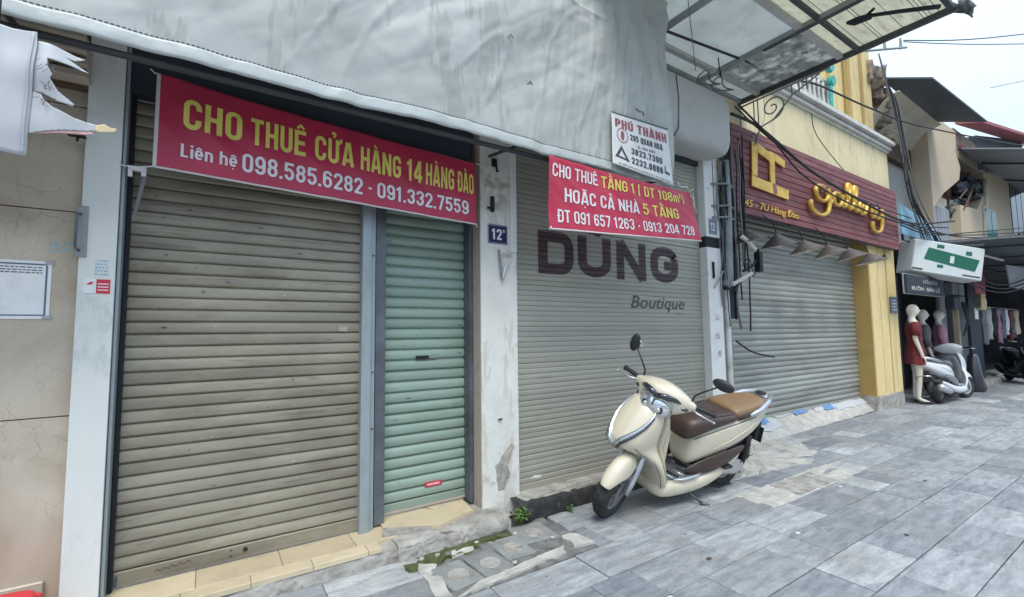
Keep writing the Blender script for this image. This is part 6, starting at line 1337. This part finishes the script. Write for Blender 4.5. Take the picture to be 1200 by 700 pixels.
def scooter(label, group, x, y, head, lean, steer, P):
    t = thing(P.get('name', 'scooter'), label, 'scooter', (x, y, 0), group)
    t.rotation_mode = 'QUATERNION'; t.rotation_quaternion = (Matrix.Rotation(head, 4, 'Z') @ Matrix.Rotation(-lean, 4, 'X')).to_quaternion()
    ST = Matrix.Translation(AX0) @ Matrix.Rotation(steer, 4, AXD) @ Matrix.Translation(-AX0)
    body, inner, seat, pill, cowl = P['body'], P['inner'], P['seat'], P['pillion'], P.get('cowl', P['body'])
    # ---- steered group
    wheel('front_wheel', t, 1.275, .235, 1.0, xfm=ST)
    def arcf(s0, rad, a, yy): return (1.275 + rad * cos(a), yy, .235 + rad * sin(a))
    fen = []
    for k in range(17):
        a = R(26 + 112 * k / 16); fr_ = k / 16; ww = .080 * (sin(pi * min(1, max(.0, (fr_ * .90 + .06)))) ** .45); rr_ = .262 + .035 * math.exp(-((fr_ - .55) / .28) ** 2); dp = .02 + .11 * math.exp(-((fr_ - .5) / .30) ** 2)
        rg_ = []
        for j in range(13):
            b = -1 + 2 * j / 12; yy = ww * math.copysign(abs(b) ** .8, b); drop = (abs(b) ** 2.6) * dp; rg_.append(arcf(0, rr_ - drop, a, yy * 1.0))
        fen.append(rg_)
    mb = MB(); n = 13; mb.add([p for q in fen for p in q], [(i * n + j, i * n + j + 1, (i + 1) * n + j + 1, (i + 1) * n + j) for i in range(16) for j in range(12)])
    obj('front_fender', mb.xf(ST), body, t, smooth=True, solid=.004, sub=1)
    for sd_ in (-1, 1):
        obj('fork_leg', MB().tube([(1.275, sd_ * .088, .235), (1.235, sd_ * .088, .315), (1.18, sd_ * .082, .45), (1.10, sd_ * .06, .60)], [.020, .023, .021, .018], 10).xf(ST), 'silver', t, smooth=True)
    obj('steering_column', MB().tube([(1.14, 0, .52), (1.0, 0, .93)], .035, 10).xf(ST), 'black_plastic', t, smooth=True)
    def rt(tt, s0, s1, h0, h1, n=20):
        c, d = (s0 + s1) / 2, (h0 + h1) / 2
        return [(c + (s1 - s0) / 2 * math.copysign(abs(cos(2 * pi * k / n)) ** .7, cos(2 * pi * k / n)), tt, d + (h1 - h0) / 2 * math.copysign(abs(sin(2 * pi * k / n)) ** .7, sin(2 * pi * k / n)) - .25 * 0) for k in range(n)]
    cw = [rt(-.245, .955, 1.00, .955, .995), rt(-.21, .945, 1.02, .940, 1.008), rt(-.155, .93, 1.075, .885, 1.035), rt(-.10, .92, 1.12, .86, 1.06), rt(-.03, .92, 1.14, .85, 1.075), rt(.03, .92, 1.14, .85, 1.075), rt(.10, .92, 1.12, .86, 1.06), rt(.155, .93, 1.075, .885, 1.035), rt(.21, .945, 1.02, .940, 1.008), rt(.245, .955, 1.00, .955, .995)]
    obj('handlebar_cowl', MB().loft(cw).xf(ST), cowl, t, sub=1)
    hl = obj('headlight', MB().ell((1.105, 0, .905), .066, .118, .088, 26, 16).xf(ST), 'lens', t, smooth=True)
    obj('reflector', MB().tube([(1.155, -.055, .93), (1.162, 0, .90), (1.155, .055, .93)], .010, 8).xf(ST), 'chrome', hl, smooth=True)
    for sd_ in (-1, 1): obj('reflector', MB().ell((1.150, sd_ * .055, .905), .018, .030, .034, 14, 8).xf(ST), 'dark_lens', hl, smooth=True); obj('bulb', MB().ell((1.162, sd_ * .053, .905), .012, .018, .020, 12, 8).xf(ST), 'lens', hl, smooth=True)
    obj('divider', MB().tube([(1.158, 0, .985), (1.166, 0, .93), (1.15, 0, .868)], .006, 6).xf(ST), 'dark_lens', hl, smooth=True)
    for sd_ in (-1, 1):
        obj('visor', MB().tube([(1.155, 0, 1.000), (1.132, sd_ * .06, 1.012), (1.098, sd_ * .115, 1.008), (1.045, sd_ * .165, .985)], [.020, .024, .020, .008], 8).xf(ST), 'dark_lens', t, smooth=True)
        obj('chrome_trim', MB().tube([(1.158, 0, .978), (1.140, sd_ * .06, .988), (1.105, sd_ * .118, .965), (1.085, sd_ * .125, .90)], .008, 6).xf(ST), 'chrome', t, smooth=True)
        obj('turn_signal', MB().ell((1.03, sd_ * .172, .955), .03, .040, .016, 12, 8).xf(ST), 'dark_lens', t, smooth=True)
        obj('grip', MB().tube([(.965, sd_ * .235, .980), (.945, sd_ * .36, .985)], .0175, 12).tube([(.945, sd_ * .355, .985), (.944, sd_ * .372, .985)], .021, 12).xf(ST), 'black_plastic', t, smooth='auto')
        obj('brake_lever', MB().tube([(1.00, sd_ * .20, .975), (1.025, sd_ * .27, .968), (1.012, sd_ * .385, .962)], [.008, .006, .006], 6).ell((1.012, sd_ * .388, .962), .009, .009, .009, 8, 6).xf(ST), 'silver', t, smooth=True)
        if P.get('mirrors', True):
            mi = obj('mirror', MB().ell((.98, sd_ * .345, 1.225), .022, .074 if sd_ > 0 else .038, .040 if sd_ > 0 else .074, 20, 12).xf(ST), 'black_plastic', t, smooth=True)
            obj('stem', MB().tube([(.97, sd_ * .195, 1.0), (.975, sd_ * .20, 1.06), (.985, sd_ * .245, 1.12), (.982, sd_ * .31, 1.19)], [.009, .007, .006, .006], 8).xf(ST), 'black_plastic', mi, smooth=True)
            obj('mirror_glass', MB().ell((.962, sd_ * .345, 1.215), .007, .062, .038, 18, 8).xf(ST), 'chrome', mi, smooth=True)
    # ---- front shield
    obj('front_apron', MB().loft([ring_h(*a) for a in APRON]), body, t, sub=1)
    tp = [(.905, 86), (.845, 74), (.775, 58), (.70, 39), (.64, 20), (.575, 0)]
    for sd_ in (-1, 1):
        pth = smooth_path([(h, d * sd_) for h, d in tp], 1); pts = [apron_pt(h, d, .012) for h, d in pth]; k = len(pts)
        obj('chrome_trim', MB().tube(pts, [.004 + .017 * (i / (k - 1)) ** .8 for i in range(k)], 8, flat=.8), 'chrome', t, smooth=True)
        pts2 = [apron_pt(max(.55, h - .035), d, .008) for h, d in pth[2:]]
        obj('position_lamp', MB().tube(pts2, [.004 + .012 * (i / (len(pts2) - 1)) for i in range(len(pts2))], 8), 'dark_lens' if not P.get('lamp') else 'lens', t, smooth=True)
    obj('panel_seam', MB().tube([apron_pt(.90 - .045 * k, 0, .004) + V((0, 0, 0)) for k in range(1)] + [apron_pt(.88, 0, .002), apron_pt(.64, 0, .002)], .0015, 4), inner, t)
    obj('leg_shield', MB().loft([ring_h(h, b_ + .02, b_ - .012, w_ * .93) for h, f_, b_, w_ in APRON[1:-1]]), inner, t, sub=1)
    obj('inner_box', MB().loft([ring_h(.88, .985, .93, .10), ring_h(.70, .985, .90, .15), ring_h(.45, .98, .90, .14), ring_h(.30, .93, .86, .12)]), inner, t, sub=1)
    for sd_ in (-1, 1):
        obj('panel_gap', MB().tube([apron_pt(h, 62 * sd_, .004) for h in (.60, .54, .50, .44, .36, .28, .22)], .0022, 4), 'black_plastic', t, smooth=True)
        obj('control_cable', MB().tube([(.99, sd_ * .12, .96), (1.03, sd_ * .16, .90), (1.03, sd_ * .10, .84), (1.02, sd_ * .05, .80)], .006, 6), 'black_plastic', t, smooth=True)
        obj('seat_gap', MB().tube([(.62, sd_ * .128, .585), (.48, sd_ * .168, .64), (.30, sd_ * .184, .678), (.14, sd_ * .186, .70), (-.05, sd_ * .172, .72)], .004, 5), 'black_plastic', t, smooth=True)
    # ---- floor
    obj('floor_panel', MB().loft([ring_s(.97, .15, .265, .165), ring_s(.86, .125, .275, .185), ring_s(.60, .125, .275, .195), ring_s(.38, .145, .295, .19), ring_s(.20, .21, .35, .175), ring_s(.02, .31, .40, .15), ring_s(-.06, .35, .41, .12)]), body, t, sub=1)
    obj('under_tray', MB().loft([ring_s(.93, .12, .20, .13), ring_s(.60, .095, .20, .15), ring_s(.30, .10, .25, .14), ring_s(.12, .15, .30, .12)]), 'black_plastic', t, sub=1)
    mt_ = obj('floor_mat', MB().loft([ring_s(.93, .245, .278, .14, e=.4), ring_s(.60, .258, .286, .155, e=.4), ring_s(.50, .265, .292, .15, e=.4)]), 'grey_paint', t, sub=1)
    for k in range(6): 
        for sd_ in (-1, 1): obj('mat_rib', MB().tube([(.88 - .06 * k, sd_ * .035, .287), (.85 - .06 * k, sd_ * .135, .286)], [.006, .008], 6), 'silver' if k % 2 else 'black_plastic', mt_, smooth=True)
    for sd_ in (-1, 1):
        obj('side_plate', MB().tube([(.80, sd_ * .150, .285), (.72, sd_ * .175, .283), (.58, sd_ * .178, .290), (.50, sd_ * .165, .30)], [.005, .014, .014, .005], 8), 'silver', t, smooth=True)
    # ---- rear body
    obj('rear_body', MB().loft([ring_s(.62, .33, .545, .100), ring_s(.57, .335, .60, .130), ring_s(.47, .37, .655, .160), ring_s(.34, .41, .69, .180), ring_s(.16, .435, .715, .188), ring_s(-.02, .49, .735, .175), ring_s(-.18, .555, .755, .145), ring_s(-.32, .63, .775, .10), ring_s(-.40, .69, .785, .055)]), body, t, sub=1)
    for sd_ in (-1, 1):
        mb = MB().loft([[(s_, sd_ * (w_ + .016 * cos(2 * pi * j / 12)), hc + hh * sin(2 * pi * j / 12)) for j in range(12)] for s_, w_, hc, hh in ((.66, .118, .315, .01), (.57, .150, .335, .058), (.44, .172, .360, .078), (.28, .186, .392, .074), (.12, .180, .43, .050), (.0, .165, .465, .01))])
        obj('side_panel', mb, seat, t, sub=1)
        obj('grab_rail', MB().tube([(.02, sd_ * .165, .735), (-.12, sd_ * .158, .765), (-.26, sd_ * .125, .805), (-.38, sd_ * .07, .83)], [.014, .023, .026, .024], 10, flat=1), 'silver', t, smooth=True)
        obj('body_crease', MB().tube([(.44, sd_ * .178, .50), (.24, sd_ * .190, .555), (.0, sd_ * .178, .625), (-.20, sd_ * .135, .70)], [.003, .004, .004, .002], 6), body, t, smooth=True)
    obj('rail_bridge', MB().loft([ring_s(-.30, .805, .832, .10), ring_s(-.38, .815, .848, .085), ring_s(-.43, .825, .845, .05)]), 'silver', t, sub=1)
    obj('rail_insert', MB().loft([ring_s(-.30, .83, .838, .05), ring_s(-.36, .838, .8535, .045), ring_s(-.39, .842, .850, .03)]), 'black_plastic', t, sub=1)
    obj('seat', MB().loft([ring_s(.685, .58, .66, .07, e=.7), ring_s(.665, .545, .705, .115, e=.7), ring_s(.60, .57, .745, .142, e=.7), ring_s(.48, .62, .765, .160, e=.65), ring_s(.34, .66, .762, .170, e=.65), ring_s(.20, .68, .768, .172, e=.65), ring_s(.14, .69, .772, .165, e=.65)]), seat, t, sub=1)
    obj('pillion_seat', MB().loft([ring_s(.20, .70, .785, .150, e=.65), ring_s(.17, .695, .802, .166, e=.65), ring_s(.04, .71, .812, .160, e=.65), ring_s(-.12, .735, .822, .145, e=.65), ring_s(-.26, .77, .826, .112, e=.7), ring_s(-.31, .79, .818, .07, e=.7)]), pill, t, sub=1)
    obj('seat_skirt', MB().loft([ring_s(.19, .685, .755, .174, e=.6), ring_s(.08, .69, .772, .176, e=.6), ring_s(-.08, .71, .785, .164, e=.6), ring_s(-.22, .745, .80, .132, e=.65), ring_s(-.31, .775, .808, .085, e=.7)]), seat, t, sub=1)
    obj('seat_stitch', MB().tube([(.56, .118, .742), (.40, .135, .752), (.22, .145, .757)], .0025, 4).tube([(.56, -.118, .742), (.40, -.135, .752), (.22, -.145, .757)], .0025, 4), 'black_plastic', t, smooth=True)
    obj('tail_light', MB().loft([[(-.395 - d, w_ * cos(2 * pi * j / 16), .735 + hh * sin(2 * pi * j / 16)) for j in range(16)] for d, w_, hh in ((-.05, .07, .03), (0, .085, .036), (.02, .07, .03))]), 'red_lens', t, smooth='auto')
    # ---- running gear
    wheel('rear_wheel', t, 0, .222, 1.05, rimr=.135, dull=True)
    obj('rear_fender', MB().tube([(.05, 0, .47), (-.15, 0, .45), (-.27, 0, .33), (-.33, 0, .22)], [.05, .055, .05, .035], 8, flat=1.4), 'black_plastic', t, smooth=True)
    pl_ = obj('number_plate', MB().box(-.362, -.355, -.095, .095, .40, .54, .002), 'black_plastic' if not P.get('plate') else P['plate'], t)
    obj('plate_bracket', MB().box(-.354, -.30, -.07, .07, .42, .60, .006), 'black_plastic', t)
    obj('transmission_case', MB().loft([[(s_, .085 + .045 * sin(2 * pi * j / 14) * 1.0, hc + hh * cos(2 * pi * j / 14)) for j in range(14)] for s_, hc, hh in ((-.11, .225, .05), (-.06, .235, .085), (.08, .245, .085), (.24, .255, .095), (.34, .25, .075), (.37, .245, .03))]), 'alloy_dull', t, sub=1)
    cv = obj('belt_cover', MB().loft([[(s_, .140 + .012 * sin(2 * pi * j / 14), hc + hh * cos(2 * pi * j / 14)) for j in range(14)] for s_, hc, hh in ((-.09, .24, .03), (-.04, .25, .070), (.08, .265, .072), (.20, .28, .060), (.27, .285, .02))]), 'silver', t, sub=1)
    for q in ((-.03, .30), (.12, .325), (.2, .25), (-.04, .20), (.08, .2)): obj('bolt', MB().lathe([(0, .155), (.009, .155), (.009, .148), (0, .148)], (q[0], 0, q[1]), 'Y', 8), 'steel_dark', cv)
    obj('engine_block', MB().box(.12, .46, -.09, .10, .16, .32, .03), 'iron_black', t)
    obj('air_box', MB().loft([ring_s(.10, .34, .42, .10), ring_s(-.02, .33, .44, .13), ring_s(-.18, .35, .44, .12), ring_s(-.24, .38, .42, .09)]), 'black_plastic', t, sub=1)
    obj('shock_absorber', MB().tube([(-.10, .11, .26), (-.10, .125, .52)], .028, 10), 'iron_black', t, smooth=True)
    obj('exhaust', MB().tube([(.34, -.10, .20), (.20, -.13, .17), (.06, -.15, .20), (-.12, -.155, .25), (-.30, -.155, .31)], [.018, .022, .048, .058, .050], 14), 'steel_dark' if not P.get('bright') else 'silver', t, smooth=True)
    obj('side_stand', MB().tube([(.60, .09, .17), (.57, .16, .12), (.53, .255, .085)], [.012, .010, .010], 8).tube([(.545, .245, .092), (.49, .285, .084)], [.016, .010], 6), 'steel_dark', t, smooth=True)
    obj('centre_stand', MB().tube([(.36, .11, .15), (.20, .14, .10), (.06, .15, .115)], .011, 8).tube([(.36, -.11, .15), (.20, -.14, .10), (.06, -.15, .115)], .011, 8).tube([(.20, -.14, .10), (.20, .14, .10)], .010, 8), 'iron_black', t, smooth=True)
    for s_ in (.25,): obj('foot_peg', MB().box(.16, .26, .15, .205, .30, .325, .006), 'black_plastic', t)
    return t
cream = scooter('cream scooter with brown and tan seat on its side stand before the olive shutter', None, 3.827, 2.52, R(176.31), R(16.5), R(22), dict(body='cream_paint', inner='cream_paint', seat='seat_brown', pillion='seat_tan', name='scooter'))
white = scooter('white scooter with dark grey shield seen from behind, beside the mannequins', None, 11.12, 2.78, R(-3), R(9), R(-14), dict(body='white_paint', inner='grey_paint', seat='grey_paint', pillion='black_plastic', mirrors=False, name='scooter', bright=True, cowl='white_paint'))
black = scooter('black scooter parked by the dark shop entrance at the right edge', None, 17.3, 2.95, R(205), R(6), R(10), dict(body='black_paint', inner='black_paint', seat='black_plastic', pillion='black_plastic', name='scooter', lamp=True))
obj('chrome_guard', MB().tube([(-.42, -.11, .50), (-.44, 0, .52), (-.42, .11, .50), (-.36, .13, .40)], .012, 8), 'chrome', white, smooth=True)
obj('cargo_cover', MB().loft([ring_s(.10, .80, .83, .15), ring_s(-.10, .81, .84, .14), ring_s(-.28, .82, .838, .10)]), 'black_plastic', white, sub=1)

# small litter on the paving
random.seed(12)
lit = [(3.35, 1.62, 'paper', 'white torn paper scrap on the paving before the cream scooter'), (4.62, 1.86, 'paper', 'white scrap on the corner of the concrete cover'), (2.55, 1.75, 'rust', 'brown leaf on the paving left of the scooter stand'), (5.4, 1.5, 'rust', 'brown leaf on the paving beyond the concrete cover'), (3.9, 1.2, 'print_dark', 'black pebble on the near paving'), (6.6, 2.2, 'rust', 'small brown leaf on the paving before the gallery shutter')]
for i, (x, y, m, lb) in enumerate(lit):
    tag(obj('litter', MB().grid(lambda a, b: (x + .035 * (a - .5) + .006 * nz3(b * 3, i), y + .024 * (b - .5) + .006 * nz3(a * 3, i + 4), .004 + .005 * abs(nz3(a * 2, b * 2, i))), 6, 5), m, smooth=True), lb, 'litter')
